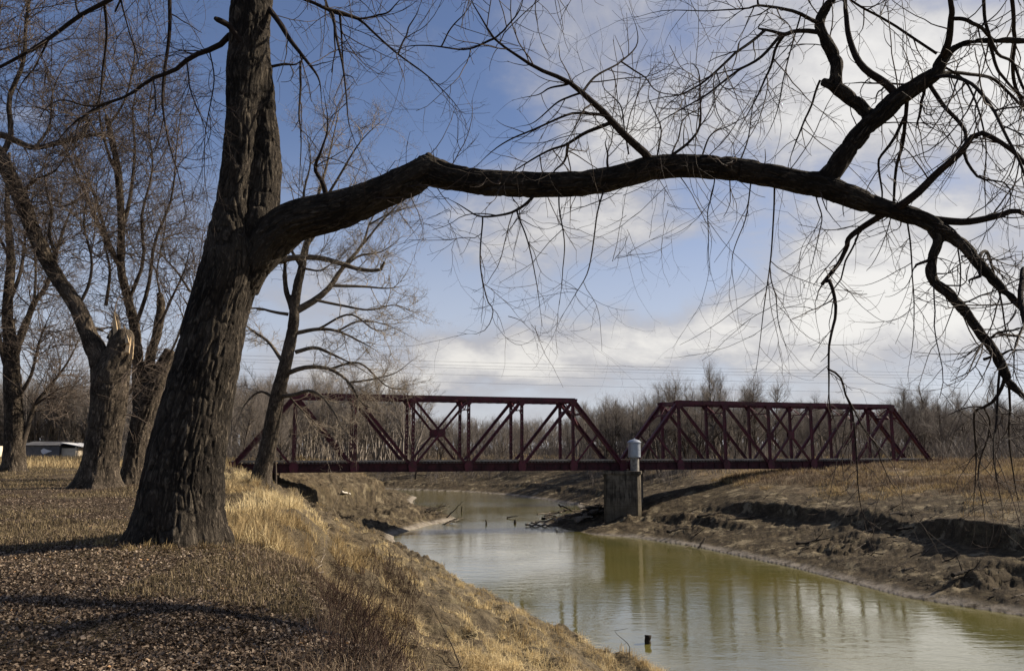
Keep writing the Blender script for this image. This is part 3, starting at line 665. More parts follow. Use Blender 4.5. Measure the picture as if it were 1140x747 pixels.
# smaller branches read off the photograph: (px, py) path, width at start, width at end
BR = [
 # off the fork and right-hand side
 ([(1050, 66), (1052, 56), (1057, 39), (1061, 18), (1057, 0), (1050, -40)], 10, 5), ([(1062, 21), (1082, 23), (1094, 33), (1108, 46)], 5, 4),
 ([(998, 108), (986, 93), (965, 77), (952, 60), (944, 39), (942, 18), (942, 0), (946, -60)], 10, 4), ([(1021, 94), (1000, 94), (965, 92), (940, 93)], 3, 2),
 ([(911, 25), (905, 23), (887, 14), (863, 10), (843, 7), (835, 10), (793, 14), (740, 12), (700, 22)], 5, 1.2), ([(843, 7), (842, -20)], 3, 2),
 ([(913, 37), (887, 36), (873, 38), (852, 34), (843, 31), (852, 22)], 6, 2), ([(873, 38), (863, 53), (857, 77), (845, 102), (828, 130), (817, 158)], 4, 1.3),
 ([(870, 40), (845, 67), (817, 84), (775, 112), (740, 133), (715, 150)], 4, 1.3), ([(853, 36), (831, 53), (793, 82), (761, 102), (740, 107), (700, 120)], 4, 1.3),
 ([(889, 18), (880, 53), (870, 105), (859, 140), (845, 165)], 2.2, 1), ([(740, 172), (745, 170), (768, 154), (779, 137), (780, 105), (775, 75), (761, 72), (748, 84)], 4, 1),
 ([(912, 88), (898, 130), (884, 161), (877, 186)], 3, 1.6), ([(930, -20), (947, 0), (979, 19), (1010, 39), (1043, 60)], 2.5, 3.5),
 ([(1042, 85), (1052, 82), (1077, 81), (1101, 86), (1122, 102), (1140, 123), (1160, 160)], 5, 2.5), ([(1040, 88), (1056, 86), (1084, 95), (1105, 119), (1122, 147), (1140, 190), (1150, 240)], 5, 2.5),
 ([(1036, 96), (1052, 119), (1070, 137), (1077, 151), (1075, 175), (1086, 196), (1094, 200), (1119, 205), (1124, 225), (1120, 250)], 5, 2), ([(1031, 100), (1024, 130), (1019, 146)], 4, 2),
 ([(1012, 112), (1010, 140), (1008, 161), (998, 189), (995, 225)], 5, 3), ([(1010, 126), (993, 158), (982, 182), (981, 225), (983, 250)], 4, 2), ([(982, 100), (970, 119)], 2.5, 2),
 ([(1000, 232), (1003, 228), (1021, 214), (1042, 193), (1066, 172), (1086, 149), (1105, 154), (1126, 168), (1140, 182), (1175, 230)], 11, 3.5),
 ([(1030, 243), (1060, 246), (1084, 246), (1112, 242), (1129, 237), (1145, 244), (1180, 290)], 10, 4),
 ([(985, 240), (975, 246), (957, 256), (942, 266), (941, 276), (933, 293), (915, 317)], 8, 4), ([(915, 313), (922, 314), (928, 338), (924, 370), (922, 412), (924, 450), (930, 470)], 5, 1.6),
 ([(922, 408), (935, 417), (943, 440), (948, 452), (950, 475), (951, 510), (953, 537), (959, 569), (968, 583), (978, 583)], 2.6, 1.3), ([(944, 441), (960, 473), (976, 491), (981, 512), (992, 537), (1000, 545)], 1.8, 1.1),
 ([(957, 256), (940, 300), (925, 330), (905, 350)], 2.5, 1), ([(1091, 290), (1095, 282), (1100, 280), (1103, 295), (1113, 330), (1120, 370), (1128, 390)], 4, 2), ([(1094, 300), (1086, 310), (1078, 317)], 5, 1.5),
 ([(1044, 284), (1034, 288), (1020, 296), (1016, 302)], 5, 2), ([(1112, 405), (1119, 419), (1108, 447), (1094, 457), (1087, 461), (1088, 500), (1085, 540), (1083, 572)], 4.5, 1.5),
 ([(1112, 410), (1106, 470), (1103, 500), (1112, 540), (1118, 580)], 3, 1.2), ([(1122, 425), (1128, 460), (1124, 500), (1130, 545), (1136, 560)], 3, 1.2), ([(1094, 457), (1100, 475), (1090, 520), (1094, 560), (1098, 590)], 2, 1.1),
 ([(1110, 400), (1095, 382), (1088, 392), (1075, 420), (1050, 430)], 3, 1), ([(1098, 378), (1128, 366), (1140, 367)], 3, 2), ([(1095, 400), (1120, 392), (1150, 390)], 3.5, 2),
 ([(1140, 300), (1137, 320), (1142, 360), (1150, 400)], 7, 5), ([(1066, 268), (1070, 300), (1062, 340), (1050, 372), (1030, 385)], 2, .9), ([(1010, 240), (1014, 280), (1018, 330), (1016, 380), (1010, 420)], 2.2, .9),
 ([(1095, 0), (1098, 30), (1110, 60), (1126, 70), (1140, 100)], 4, 3), ([(1125, -10), (1128, 40), (1128, 90), (1140, 130)], 5, 4), ([(1100, 50), (1115, 85), (1140, 110)], 4, 2.5), ([(1045, 70), (1075, 90), (1090, 130), (1098, 170), (1096, 220), (1100, 270)], 3, 1.2),
 # the branch that rises to the left over the limb
 ([(724, 176), (723, 172), (707, 158), (688, 140), (675, 125), (658, 110), (644, 98), (630, 89), (602, 79), (581, 67), (552, 47), (538, 25), (524, 0), (505, -50)], 11, 2),
 ([(677, 137), (654, 147), (630, 160), (602, 172), (574, 189), (560, 200)], 5, 1.4), ([(633, 161), (630, 175), (617, 191), (612, 200)], 4, 1.3), ([(674, 130), (651, 127), (630, 127), (598, 142), (563, 160), (542, 174), (530, 186)], 4, 1.2),
 ([(647, 109), (623, 116), (598, 135), (575, 142)], 3, 1), ([(637, 98), (616, 100), (600, 107), (570, 112)], 3, 1), ([(647, 95), (661, 81), (686, 67), (707, 51), (709, 32), (700, 10)], 3.2, 1),
 ([(651, 113), (642, 133), (630, 161)], 2.5, 1.5), ([(360, 8), (370, 14), (398, 22), (416, 39), (440, 60), (472, 82), (493, 102), (510, 121), (520, 140)], 4, 1), ([(552, 47), (524, 56), (486, 54), (451, 54), (425, 66)], 3, 1),
 ([(372, 5), (375, 16), (381, 63), (386, 105), (391, 147), (412, 196)], 4, 1), ([(700, 172), (690, 120), (672, 96), (668, 70)], 2, .8), ([(674, 180), (676, 150)], 3, 1.2),
 ([(440, 60), (455, 30), (470, 0)], 2.5, 1.5), ([(398, 22), (430, 14), (450, -5)], 2.5, 2), ([(493, 54), (510, 22), (535, -10)], 2, 1.4), ([(550, 46), (575, 20), (585, -10)], 2.5, 1.5), ([(690, 66), (715, 84), (728, 100), (760, 106), (790, 95)], 2.2, 1), ([(745, 170), (765, 130), (790, 118)], 2.2, 1),
 ([(776, 186), (792, 150), (815, 138), (850, 120)], 2.4, 1), ([(820, 190), (832, 160), (838, 120), (846, 90)], 2.2, .9), ([(730, 172), (735, 140), (722, 110), (726, 84)], 2.2, .9),
 # under the limb
 ([(598, 218), (584, 232), (559, 240), (531, 242), (510, 228), (500, 222)], 4, 1.3), ([(580, 234), (577, 240), (591, 282), (598, 321), (604, 363)], 2.4, 1), ([(535, 241), (535, 250), (533, 293), (542, 331), (549, 345), (542, 365), (528, 372), (509, 370)], 2, 1),
 ([(549, 345), (573, 354), (605, 365), (640, 369)], 1.6, 1), ([(672, 215), (665, 240), (654, 300), (640, 328), (623, 356)], 2.2, 1), ([(622, 218), (623, 240), (630, 275), (626, 317), (622, 340)], 2, 1), ([(591, 282), (572, 290), (566, 262), (562, 240)], 1.4, 1),
 ([(654, 300), (678, 294), (690, 286), (715, 280), (724, 262), (728, 215)], 1.4, 1.2), ([(862, 212), (861, 240), (857, 293), (851, 338), (845, 387), (842, 412)], 2.4, 1), ([(859, 300), (865, 345), (875, 387)], 1.6, 1), ([(838, 200), (830, 240), (815, 290), (820, 335)], 1.8, .9),
 ([(795, 200), (792, 230), (788, 280), (792, 306)], 1.6, .9), ([(910, 222), (916, 250), (905, 290), (900, 320)], 1.8, .9), ([(745, 200), (742, 230), (748, 270)], 1.4, .9), ([(690, 210), (700, 250), (690, 280)], 1.4, .8), ([(500, 210), (498, 250), (505, 300)], 1.3, .8),
 # left of and on the trunk
 ([(262, 36), (250, 42), (242, 51), (228, 58), (210, 65), (193, 79), (168, 88), (151, 100), (133, 109), (109, 119), (81, 139), (60, 165), (40, 200)], 8, 1.6), ([(150, -20), (123, 0), (88, 19), (53, 44), (25, 61), (0, 75), (-40, 95)], 6, 3),
 ([(112, 4), (114, 9), (117, 42), (114, 81), (107, 116), (81, 137)], 4, 2), ([(189, -20), (188, 35), (181, 77), (179, 112), (186, 154), (200, 200), (207, 239)], 5, 1.5), ([(133, 109), (100, 118), (70, 112), (48, 125), (40, 150)], 3, 1), ([(109, 119), (90, 135), (83, 160), (75, 180)], 2.5, 1),
 ([(300, 8), (307, 14), (323, 42), (340, 67), (354, 88), (358, 110)], 8, 2), ([(294, 76), (316, 72), (330, 70), (342, 62)], 4, 1.5), ([(332, 67), (332, 116), (335, 151), (332, 225)], 3, 1.5), ([(320, -10), (337, 0), (358, 9), (379, 16), (400, 23)], 5, 3), ([(377, 18), (381, 60), (386, 119)], 3, 1),
 ([(363, 222), (358, 200), (351, 186), (358, 168), (365, 133), (360, 100)], 7, 1.2), ([(168, 88), (172, 120), (160, 150)], 2, .9), ([(53, 44), (38, 72), (22, 100), (15, 140)], 2.6, 1), ([(88, 19), (80, -5), (70, -40)], 2.5, 2), ([(136, -5), (140, 20), (152, 60), (156, 90)], 2.4, 1.2), ([(210, 65), (215, 100), (228, 140), (236, 180)], 1.8, 1), ([(240, 60), (243, 90), (236, 140), (230, 200), (240, 262)], 1.8, 1),
]
tube_pts = []; tube_rad = []
def to_px(q):
    z = q[:, 2] - EYE; D = q[:, 1] * math.cos(TH) + z * math.sin(TH); U_ = -q[:, 1] * math.sin(TH) + z * math.cos(TH); return np.stack([570 + F * q[:, 0] / D, 373.5 - F * U_ / D], 1)
known = np.concatenate([p for p, r in sk]); known_px = to_px(known); known_r = np.concatenate([r for p, r in sk])
for i, (path, w0, w1) in enumerate(BR):
    k = len(path); ph = [(px, py, (w0 + (w1 - w0) * j / (k - 1)) * (1 - (.7 if w1 < 2.2 else 0) * (j / (k - 1)) ** 3)) for j, (px, py) in enumerate(path)]
    d2 = np.linalg.norm(known_px - np.array(path[0]), axis=1) - known_r / PX(11.5) * .8; m_ = int(d2.argmin()); on = d2[m_] < 9
    base = float(known[m_, 1]) if on else Ym(path[0][0]) + rng.normal(0, .5)
    dpt = rng.normal(0, .8)
    pts, rd = pxpath(ph, lambda px, f, b0=base, d=dpt: b0 + d * min(1.0, 1.4 * f), 22)
    if on: pts = pts + ((known[m_] - pts[0]) * (1 if known_r[m_] < .05 else .35))[None] * np.linspace(1, 0, 22)[:, None] ** 2
    e2 = np.linalg.norm(known_px - np.array(path[-1]), axis=1); m2 = int(e2.argmin())
    if w1 >= 3 and e2[m2] < 8: pts = pts + (known[m2] - pts[-1])[None] * np.linspace(0, 1, 22)[:, None] ** 1.5
    jit = spline(rng.normal(size=(6, 3)) * 0.02, 22); jit *= np.sin(np.linspace(0, np.pi, 22))[:, None]
    pts = pts + jit; tube_pts.append(pts); tube_rad.append(rd)
    known = np.concatenate([known, pts]); known_px = np.concatenate([known_px, to_px(pts)]); known_r = np.concatenate([known_r, rd])
stub, sr = pxpath([(275, 58, 9), (270, 49, 8), (256, 30, 7), (244, 23, 7), (240, 21, 5)], lambda px, f: 13.62 - .45 * f, 10); stub = np.vstack([stub, stub[-1:]]); sr = np.append(sr, .002)
TP, TR = np.array(tube_pts), np.array(tube_rad)
order = np.argsort(-TR[:, 0])
for j, q in enumerate(order):
    t1 = Tubes(); t1.add(TP[q:q + 1], TR[q:q + 1], 8 if TR[q, 0] > .02 else 5)
    if j < 95: t1.build('branch', M_BRANCH, main)
t1 = Tubes(); t1.add(stub[None], sr[None], 8); t1.build('dead_stub', M_BRANCH, main)
# unseen upper crown just above the frame: its hanging twigs reach into view
up_p, up_t = [], []
src = [(-.2, 8.5, 13.8)]
st_pos = []; st_dir = []
for k in range(16):
    q = P(rng.uniform(262, 300), rng.uniform(-230, -30), 13.8 + rng.normal(0, .2)); st_pos.append(q)
    a = rng.choice([-1, 1]); st_dir.append((a * rng.uniform(.5, 1), rng.uniform(-.6, .6), rng.uniform(0.05, .45)))
cp, cr_ = sprout(rng, np.array(st_pos), np.array(st_dir), rng.uniform(3.0, 6.5, 16), rng.uniform(.04, .09, 16), 14, .10, .03, (.04, -.05), .25)
sp2 = []; sd2 = []
for k in range(10):
    q = P(rng.uniform(380, 1100), rng.uniform(-170, -50), 10.8 + rng.normal(0, .6)); sp2.append(q); sd2.append((rng.uniform(-1, 1), rng.uniform(-.5, .5), rng.uniform(-.2, .2)))
cp2, cr2 = sprout(rng, np.array(sp2), np.array(sd2), rng.uniform(2, 4, 10), rng.uniform(.02, .035, 10), 14, .10, .03, (.0, -.06), .3)
t1 = Tubes(); t1.add(cp, cr_, 8); t1.add(cp2, cr2, 6); t1.build('upper_branches', M_BRANCH, main)
def twigs(rng, par_p, par_r, n1, n2, n3, l1, l2, l3, r1, droop=(-.05, .06), bias=(0, 0, -.2), tmin=.12, wig=.10, curl=.06):
    tb = Tubes()
    p, t, r, f = pick(rng, par_p, par_r, n1, tmin, 1.0)
    p = np.concatenate([p, par_p[:, -1]]); e = norm(par_p[:, -1] - par_p[:, -2]); r = np.concatenate([r * .6, par_r[:, -1] * .95]); n1 = len(p)
    d = np.concatenate([off_dir(rng, t, (.5, 1.25), bias), e])
    a, ar = sprout(rng, p, d, (.25 + rng.uniform(0, 1.0, n1) ** 1.6) * l1, np.minimum(r, r1 * rng.uniform(.7, 1.3, n1)), 10, wig, curl, droop, .45); tb.add(a, ar, 4)
    p, t, r, f = pick(rng, a, ar, n2, .1, 1.0)
    c, cr = sprout(rng, p, off_dir(rng, t, (.45, 1.25), bias), rng.uniform(.25, 1.0, n2) * l2, np.minimum(r * .8, r1 * .65), 7, wig * 1.4, curl * 1.2, droop, .5); tb.add(c, cr, 3)
    p, t, r, f = pick(rng, c, cr, n3, .1, 1.0)
    d, dr = sprout(rng, p, off_dir(rng, t, (.5, 1.25), (0, 0, .1)), rng.uniform(.25, 1.0, n3) * l3, np.minimum(r * .85, r1 * .5), 6, wig * 1.6, curl * 1.7, (0.0, .10), .6); tb.add(d, dr, 3)
    return tb
allp = np.concatenate([TP[:, ::2][:, :11]]); allr = TR[:, ::2][:, :11]
limbp = [spline(np.hstack([sk[k][0], sk[k][1][:, None]]), 11) for k in (2, 3, 4, 6)]; limbp = np.array(limbp)[:, :, :]
pp = np.concatenate([allp, limbp[:, :, :3]]); pr = np.concatenate([allr, np.minimum(limbp[:, :, 3], .02)])
tw = twigs(rng, pp, pr, 760, 2100, 2600, 1.5, .8, .34, .0105)
tp, tr_, _, _ = None, None, None, None
cp_all = np.concatenate([cp[:, ::1][:, :11], cp2[:, :11]]); cr_all = np.concatenate([cr_[:, :11], cr2[:, :11]])
tw2 = twigs(rng, cp_all, cr_all, 280, 850, 1000, 2.2, 1.0, .40, .0110, (-.12, .05))
tw.b += tw2.b
o = tw.build('twigs', M_TWIG, main); o['kind'] = 'stuff'

# ---- other trees built from the photograph
def big_tree(name, label, Yd, trunks, limbs, bark, bough, twm, seed, n1, n2, n3, l1, l2, l3, r1, voxel=.05, amp=.02, kk=9, flare=None, group=None, upper=None, droop=(-.03, .06), bias=(0, 0, .15), lim_sides=8):
    rng = np.random.default_rng(seed)
    bx = P(trunks[0][0][0], trunks[0][0][1], Yd); root = thing(name, label, 'tree', (bx[0], Yd, float(H(bx[0], Yd)[0])), group)
    Yf = lambda px, f: Yd
    sk = [pxpath(t, Yf, 40) for t in trunks]
    fused(['trunk'] * len(sk), sk, [bark] * len(sk), root, voxel, amp, kk, (bx[0], Yd, float(H(bx[0], Yd)[0]), .9, flare or .1))
    lp, lr = [], []
    for path, w0, w1 in limbs:
        k = len(path); d = rng.normal(0, Yd * .035); 
        pts, rd = pxpath([(x, y, (w0 + (w1 - w0) * j / (k - 1)) * (1 - (.7 if w1 < 2.5 else 0) * (j / (k - 1)) ** 3)) for j, (x, y) in enumerate(path)], lambda px, f, d=d: Yd + d * f, 16)
        jit = spline(rng.normal(size=(5, 3)) * .05, 16) * np.linspace(0, 1, 16)[:, None]; pts = pts + jit; lp.append(pts); lr.append(rd)
        t1 = Tubes(); t1.add(pts[None], rd[None], lim_sides); t1.build('limb', bough, root)
    sp = np.array([spline(np.hstack([p, r[:, None]]), 16) for p, r in sk])
    par = np.concatenate([np.array(lp), sp[1:, :, :3]]) if len(sp) > 1 else np.array(lp); pr = np.concatenate([np.array(lr), sp[1:, :, 3]]) if len(sp) > 1 else np.array(lr)
    pr = np.minimum(pr, .08)
    tb = twigs(rng, par[:, ::1], pr, n1, n2, n3, l1, l2, l3, r1, droop, bias, .25, .085, .085)
    o = tb.build('twigs', twm, root); o['kind'] = 'stuff'
    return root
snapped = big_tree('leafless_tree', 'thick grey tree with a snapped-off splintered top and one limb leaning out to the left', 34.5,
 [[(106, 560, 54), (108, 540, 46), (112, 515, 39), (116, 487, 36), (120, 458, 37), (124, 420, 38), (131, 398, 30), (137, 376, 24), (138, 367, 16)],
  [(118, 430, 30), (112, 402, 24), (100, 375, 19), (86, 342, 17), (60, 303, 16), (39, 261, 16), (21, 217, 17), (0, 176, 16), (-30, 130, 14), (-45, 70, 12), (-50, 0, 8)],
  [(126, 378, 14), (130, 362, 8), (128, 348, 3)], [(113, 462, 16), (127, 461, 22), (137, 461, 14)]],
 [([(-6, 152), (0, 150), (20, 158), (39, 165), (63, 160), (91, 151), (118, 150)], 9, 4), ([(91, 151), (97, 140), (94, 128), (102, 120)], 4, 2), ([(60, 303), (62, 285), (55, 262), (58, 235), (50, 200), (55, 150)], 5, 2), ([(86, 342), (98, 320), (102, 290), (94, 250), (100, 210), (96, 170)], 4, 1.6),
  ([(100, 372), (106, 366), (113, 368)], 5, 3), ([(0, 176), (12, 150), (10, 110), (25, 70), (30, 20), (40, -30)], 7, 3), ([(-30, 130), (-10, 90), (-5, 40), (0, -20)], 6, 3), ([(39, 165), (55, 140), (60, 100), (80, 60)], 3.5, 1.5), ([(21, 217), (40, 200), (62, 190), (80, 160)], 4, 1.5), ([(127, 402), (150, 410), (170, 402), (185, 398)], 2, 1), ([(116, 455), (128, 448), (148, 436), (158, 424)], 1.8, 1)],
 M_BARK2, M_BOUGH2, M_TWIG2, 21, 300, 2400, 8500, 3.6, 1.8, .85, .024, voxel=.045, amp=.032, kk=7, flare=.25)
M_SPLINT = plain('splintered_wood', (0.30, 0.215, 0.125), (0.50, 0.39, 0.25), 5, .9, .6)
rng = np.random.default_rng(66)
for px0, py0, px1, py1, w_ in ((139, 384, 141, 366, 7), (143, 386, 146, 371, 5), (135, 380, 134, 364, 6), (130, 378, 127, 346, 6), (147, 392, 149, 378, 4), (133, 372, 131, 355, 4), (141, 376, 138, 361, 4), (126, 384, 122, 366, 5)):
    a, c = P(px0, py0, 34.5 + rng.uniform(-.42, .1)), P(px1, py1, 34.45 + rng.uniform(-.2, .1)); m = MB(); t_ = norm(c - a); s_ = norm(np.cross(t_, (0, 1, 0))); u_ = np.cross(s_, t_); k = PX(34.5) * w_ / 2
    m.v = [tuple(a - t_ * .35 + (s_ * x + u_ * y) * k) for x, y in ((-1, -.6), (.9, -.8), (1, .7), (-.7, .8))] + [tuple(a + (c - a) * .55 + (s_ * (x + .2) + u_ * y) * k * .7) for x, y in ((-1, -.6), (.9, -.8), (1, .7), (-.7, .8))] + [tuple(c)]
    m.f = [(0, 1, 5, 4), (1, 2, 6, 5), (2, 3, 7, 6), (3, 0, 4, 7), (4, 5, 8), (5, 6, 8), (6, 7, 8), (7, 4, 8), (3, 2, 1, 0)]; m.build('splinter', M_SPLINT, snapped)
big_tree('leafless_tree', 'slimmer forked tree with broken stub tops tucked behind the snapped grey tree', 38,
 [[(140, 556, 30), (145, 540, 25), (152, 500, 23), (160, 465, 25), (170, 435, 22), (183, 405, 16), (190, 390, 13)],
  [(157, 470, 16), (154, 430, 13), (153, 400, 12), (150, 366, 11), (143, 335, 10), (135, 300, 9), (135, 261, 8), (132, 197, 8), (121, 140, 6), (118, 128, 4)],
  [(165, 445, 16), (167, 400, 11), (175, 370, 10), (179, 340, 9), (178, 326, 7)]],
 [([(135, 300), (112, 256), (95, 218), (74, 172), (60, 140)], 6, 2), ([(128, 285), (118, 260), (105, 217), (84, 179), (78, 150)], 5, 2), ([(135, 261), (145, 220), (150, 170), (148, 120), (160, 70)], 5, 2), ([(132, 197), (120, 170), (110, 120), (118, 70), (112, 20)], 4, 1.5), ([(150, 366), (165, 320), (172, 270), (190, 220), (196, 160), (205, 100)], 5, 1.6), ([(118, 340), (122, 300), (115, 260), (125, 210)], 4, 1.6),
  ([(176, 365), (190, 335), (205, 300), (212, 270)], 3.5, 1.4), ([(178, 326), (175, 300), (185, 250), (180, 200)], 2.5, 1), ([(183, 405), (196, 380), (206, 350), (220, 300), (226, 250)], 3, 1.2), ([(212, 325), (200, 308), (185, 290), (176, 282)], 3, 1.6), ([(143, 335), (160, 290), (158, 240), (170, 190), (165, 130), (175, 60)], 4.5, 1.6), ([(95, 218), (70, 230), (40, 225), (10, 235)], 3, 1.2), ([(121, 140), (140, 110), (150, 60), (140, 10)], 3, 1.4)],
 M_BARK2, M_BOUGH2, M_TWIG2, 22, 420, 3200, 11500, 3.6, 1.8, .85, .022, voxel=.045, amp=.032, kk=7, flare=.2)
big_tree('leafless_tree', 'dark upright tree at the very left edge near the grey shed', 57,
 [[(14, 540, 30), (15, 525, 25), (16, 480, 20), (14, 430, 18), (12, 390, 15), (8, 342, 11), (12, 290, 9), (8, 230, 6), (10, 170, 4)],
  [(13, 400, 12), (22, 377, 9), (38, 338, 6), (53, 315, 5), (66, 270, 4), (80, 230, 2)]],
 [([(24, 498), (30, 478), (40, 450), (60, 425), (80, 395), (90, 370)], 7, 1.6), ([(14, 430), (2, 390), (-10, 330), (-12, 270)], 7, 3), ([(40, 450), (58, 438), (75, 430)], 3, 1.2), ([(8, 342), (24, 300), (30, 250), (40, 200)], 5, 1.5), ([(38, 338), (40, 290), (34, 240)], 3.5, 1.2), ([(10, 400), (-15, 380), (-40, 350)], 5, 2), ([(14, 450), (34, 420), (44, 380), (60, 340)], 5, 1.5), ([(12, 290), (-6, 250), (-10, 200)], 4, 1.5)],
 M_BARK2, M_BOUGH2, M_TWIG2, 23, 300, 2200, 8000, 4.8, 2.3, 1.1, .034, voxel=.06, amp=.035, kk=6, flare=.2)
big_tree('leafless_tree', 'slender pale-twigged tree leaning on the bank top in front of the left truss', 46,
 [[(289, 545, 26), (292, 525, 21), (299, 495, 18), (308, 445, 16), (319, 400, 14), (327, 359, 12), (328, 340, 11), (332, 314, 10), (336, 299, 9), (340, 276, 8), (345, 261, 6), (352, 225, 4)],
  [(327, 348, 8), (319, 325, 6), (317, 306, 5), (318, 285, 3)]],
 [([(328, 347), (351, 334), (368, 319), (381, 299), (404, 272), (411, 250), (425, 225)], 9, 2), ([(300, 294), (325, 287), (351, 287), (377, 293), (400, 299), (422, 301), (428, 292)], 8, 3), ([(368, 318), (400, 319), (430, 321), (450, 316)], 4, 1.2), ([(329, 371), (355, 366), (377, 368), (404, 381), (420, 390)], 5, 1.3), ([(329, 392), (351, 387), (370, 394), (389, 404), (420, 420)], 5, 1.3),
  ([(316, 417), (340, 409), (366, 411), (389, 426), (404, 449), (420, 455)], 6, 1.4), ([(321, 350), (302, 347), (280, 344), (262, 350)], 4, 1.2), ([(314, 402), (299, 381), (280, 368), (265, 355)], 4.5, 1.5), ([(310, 442), (329, 439), (344, 435), (359, 441), (374, 460), (381, 475), (390, 484)], 5, 1.4), ([(381, 299), (400, 285), (425, 280), (450, 262)], 3.5, 1.2), ([(351, 334), (380, 340), (410, 345), (440, 340), (462, 350)], 3.5, 1.1),
  ([(340, 276), (360, 250), (380, 225), (400, 190)], 4, 1.2), ([(336, 299), (322, 270), (330, 235), (322, 200)], 4, 1.2), ([(308, 445), (290, 436), (272, 450), (262, 475)], 3.5, 1.2), ([(389, 426), (415, 422), (440, 415), (462, 400)], 2.6, 1), ([(377, 368), (400, 358), (430, 362), (455, 375)], 2.6, 1), ([(312, 430), (335, 455), (350, 470), (356, 490)], 2.2, 1), ([(411, 250), (440, 235), (465, 230)], 2.4, 1), ([(345, 261), (352, 225), (362, 190), (372, 150), (380, 110)], 5, 1.4), ([(351, 240), (375, 200), (400, 160), (430, 130)], 4, 1.2), ([(345, 261), (338, 220), (345, 180), (340, 140)], 4, 1.2), ([(404, 272), (430, 240), (455, 215)], 3, 1), ([(355, 366), (390, 350), (420, 368), (445, 362)], 3, 1), ([(366, 411), (400, 404), (430, 430), (455, 432)], 3, 1), ([(336, 299), (360, 300), (385, 280)], 3, 1)],
 M_BARK3, M_BOUGH3, M_TWIG3, 24, 420, 3200, 10500, 2.4, 1.2, .6, .021, voxel=.045, amp=.02, kk=9, flare=.15, droop=(-.02, .07))

# ---- woods: a few grown trees, copied tree by tree
def grown(seed, h, spread, twm, bark, nl=16, n2=70, n3=260, n4=620, stems=1):
    rng = np.random.default_rng(seed); tb = Tubes()
    sp = np.stack([rng.normal(0, .25 * (stems > 1), stems), rng.normal(0, .25 * (stems > 1), stems), np.full(stems, -.5)], 1)
    a, ar = sprout(rng, sp, np.stack([rng.normal(0, .10 + .12 * (stems > 1), stems), rng.normal(0, .1 + .12 * (stems > 1), stems), np.ones(stems)], 1), np.full(stems, h * .92), np.full(stems, h * .0135), 14, .035, .012, (.03, .03), .12)
    tb.add(a, ar, 7)
    tw = Tubes()
    p, t, r, f = pick(rng, a, ar, nl, .22, .97)
    ln = h * spread * (1.05 - f * .75) * rng.uniform(.7, 1.1, nl)
    b1, r1 = sprout(rng, p, off_dir(rng, t, (.45, 1.0)), ln, np.minimum(r * .55, h * .006), 10, .09, .03, (.03, .06), .25); tb.add(b1, r1, 5)
    P_ = np.concatenate([b1, a[:, 4:]]); R_ = np.concatenate([r1, ar[:, 4:]])
    p, t, r, f = pick(rng, P_, R_, n2, .2, 1); b2, r2 = sprout(rng, p, off_dir(rng, t, (.4, .9), (0, 0, .4)), rng.uniform(.4, 1, n2) * h * .16, np.minimum(r * .6, h * .0034), 7, .1, .04, (.05, .10), .35); tw.add(b2, r2, 4)
    p, t, r, f = pick(rng, b2, r2, n3, .1, 1); b3, r3 = sprout(rng, p, off_dir(rng, t, (.35, .9), (0, 0, .4)), rng.uniform(.4, 1, n3) * h * .085, np.minimum(r * .7, h * .0022), 5, .12, .05, (.05, .1), .5); tw.add(b3, r3, 3)
    p, t, r, f = pick(rng, b3, r3, n4, .1, 1); b4, r4 = sprout(rng, p, off_dir(rng, t, (.3, .8), (0, 0, .4)), rng.uniform(.4, 1, n4) * h * .05, np.minimum(r * .8, h * .0017), 4, .12, .05, (.04, .1), .7); tw.add(b4, r4, 3)
    return tb, tw
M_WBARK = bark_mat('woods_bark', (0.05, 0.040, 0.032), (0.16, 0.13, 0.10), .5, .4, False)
protos = []
for k, (h, spd, st_) in enumerate([(14, .36, 1), (15, .32, 1), (13, .42, 2), (16, .34, 1), (12, .40, 3), (14.5, .38, 1), (15, .44, 2)]):
    a, bt = grown(100 + k, h, spd, None, None, 22, 150, 700, 2600, st_)
    va, fa, ba = a.arrays(); vb, fb, bb = bt.arrays(); protos.append((h, (va, fa, ba), (vb, fb, bb)))
pm = []
def proto_mesh(k):
    h, A3, B3 = protos[k]
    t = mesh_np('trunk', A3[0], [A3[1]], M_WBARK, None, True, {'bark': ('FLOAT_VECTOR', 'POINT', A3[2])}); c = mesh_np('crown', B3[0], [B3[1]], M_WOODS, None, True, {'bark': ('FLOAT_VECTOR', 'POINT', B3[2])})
    md = (t.data, c.data); bpy.data.objects.remove(t); bpy.data.objects.remove(c); return md
pm = [proto_mesh(k) for k in range(len(protos))]
rng = np.random.default_rng(77)
def wood_tree(x, y, hgt, label, group):
    k = int(rng.integers(len(pm))); s = hgt / protos[k][0]
    r = thing('bare_tree', label, 'tree', (x, y, float(H(x, y)[0])), group); r.rotation_euler = (0, 0, rng.uniform(0, 6.28)); r.scale = (s, s, s * rng.uniform(.92, 1.08))
    for nm, me in zip(('trunk', 'crown'), pm[k]):
        o = bpy.data.objects.new(nm, me); C.objects.link(o); o.parent = r
    return r
placed = []
def scatter_trees(n, px0, px1, y0, y1, top, label, group):
    """top(px): picture height that the crowns reach over the horizon, in px."""
    k = 0
    for _ in range(n * 20):
        if k >= n: break
        px = rng.uniform(px0, px1); y = math.sqrt(rng.uniform(y0 * y0, y1 * y1)); x = (px - 570) / F * y * .99
        hh, t = terrain(np.array([x]), np.array([y]))
        if t['wat'][0] or t['se'][0] < 3 or any((x - a) ** 2 + (y - b) ** 2 < 4 for a, b in placed): continue
        hgt = (top(px) * rng.uniform(.72, 1.08)) / F * y + EYE - hh[0]
        if hgt < 4: continue
        placed.append((x, y)); wood_tree(x, y, min(hgt, 24), label, group); k += 1
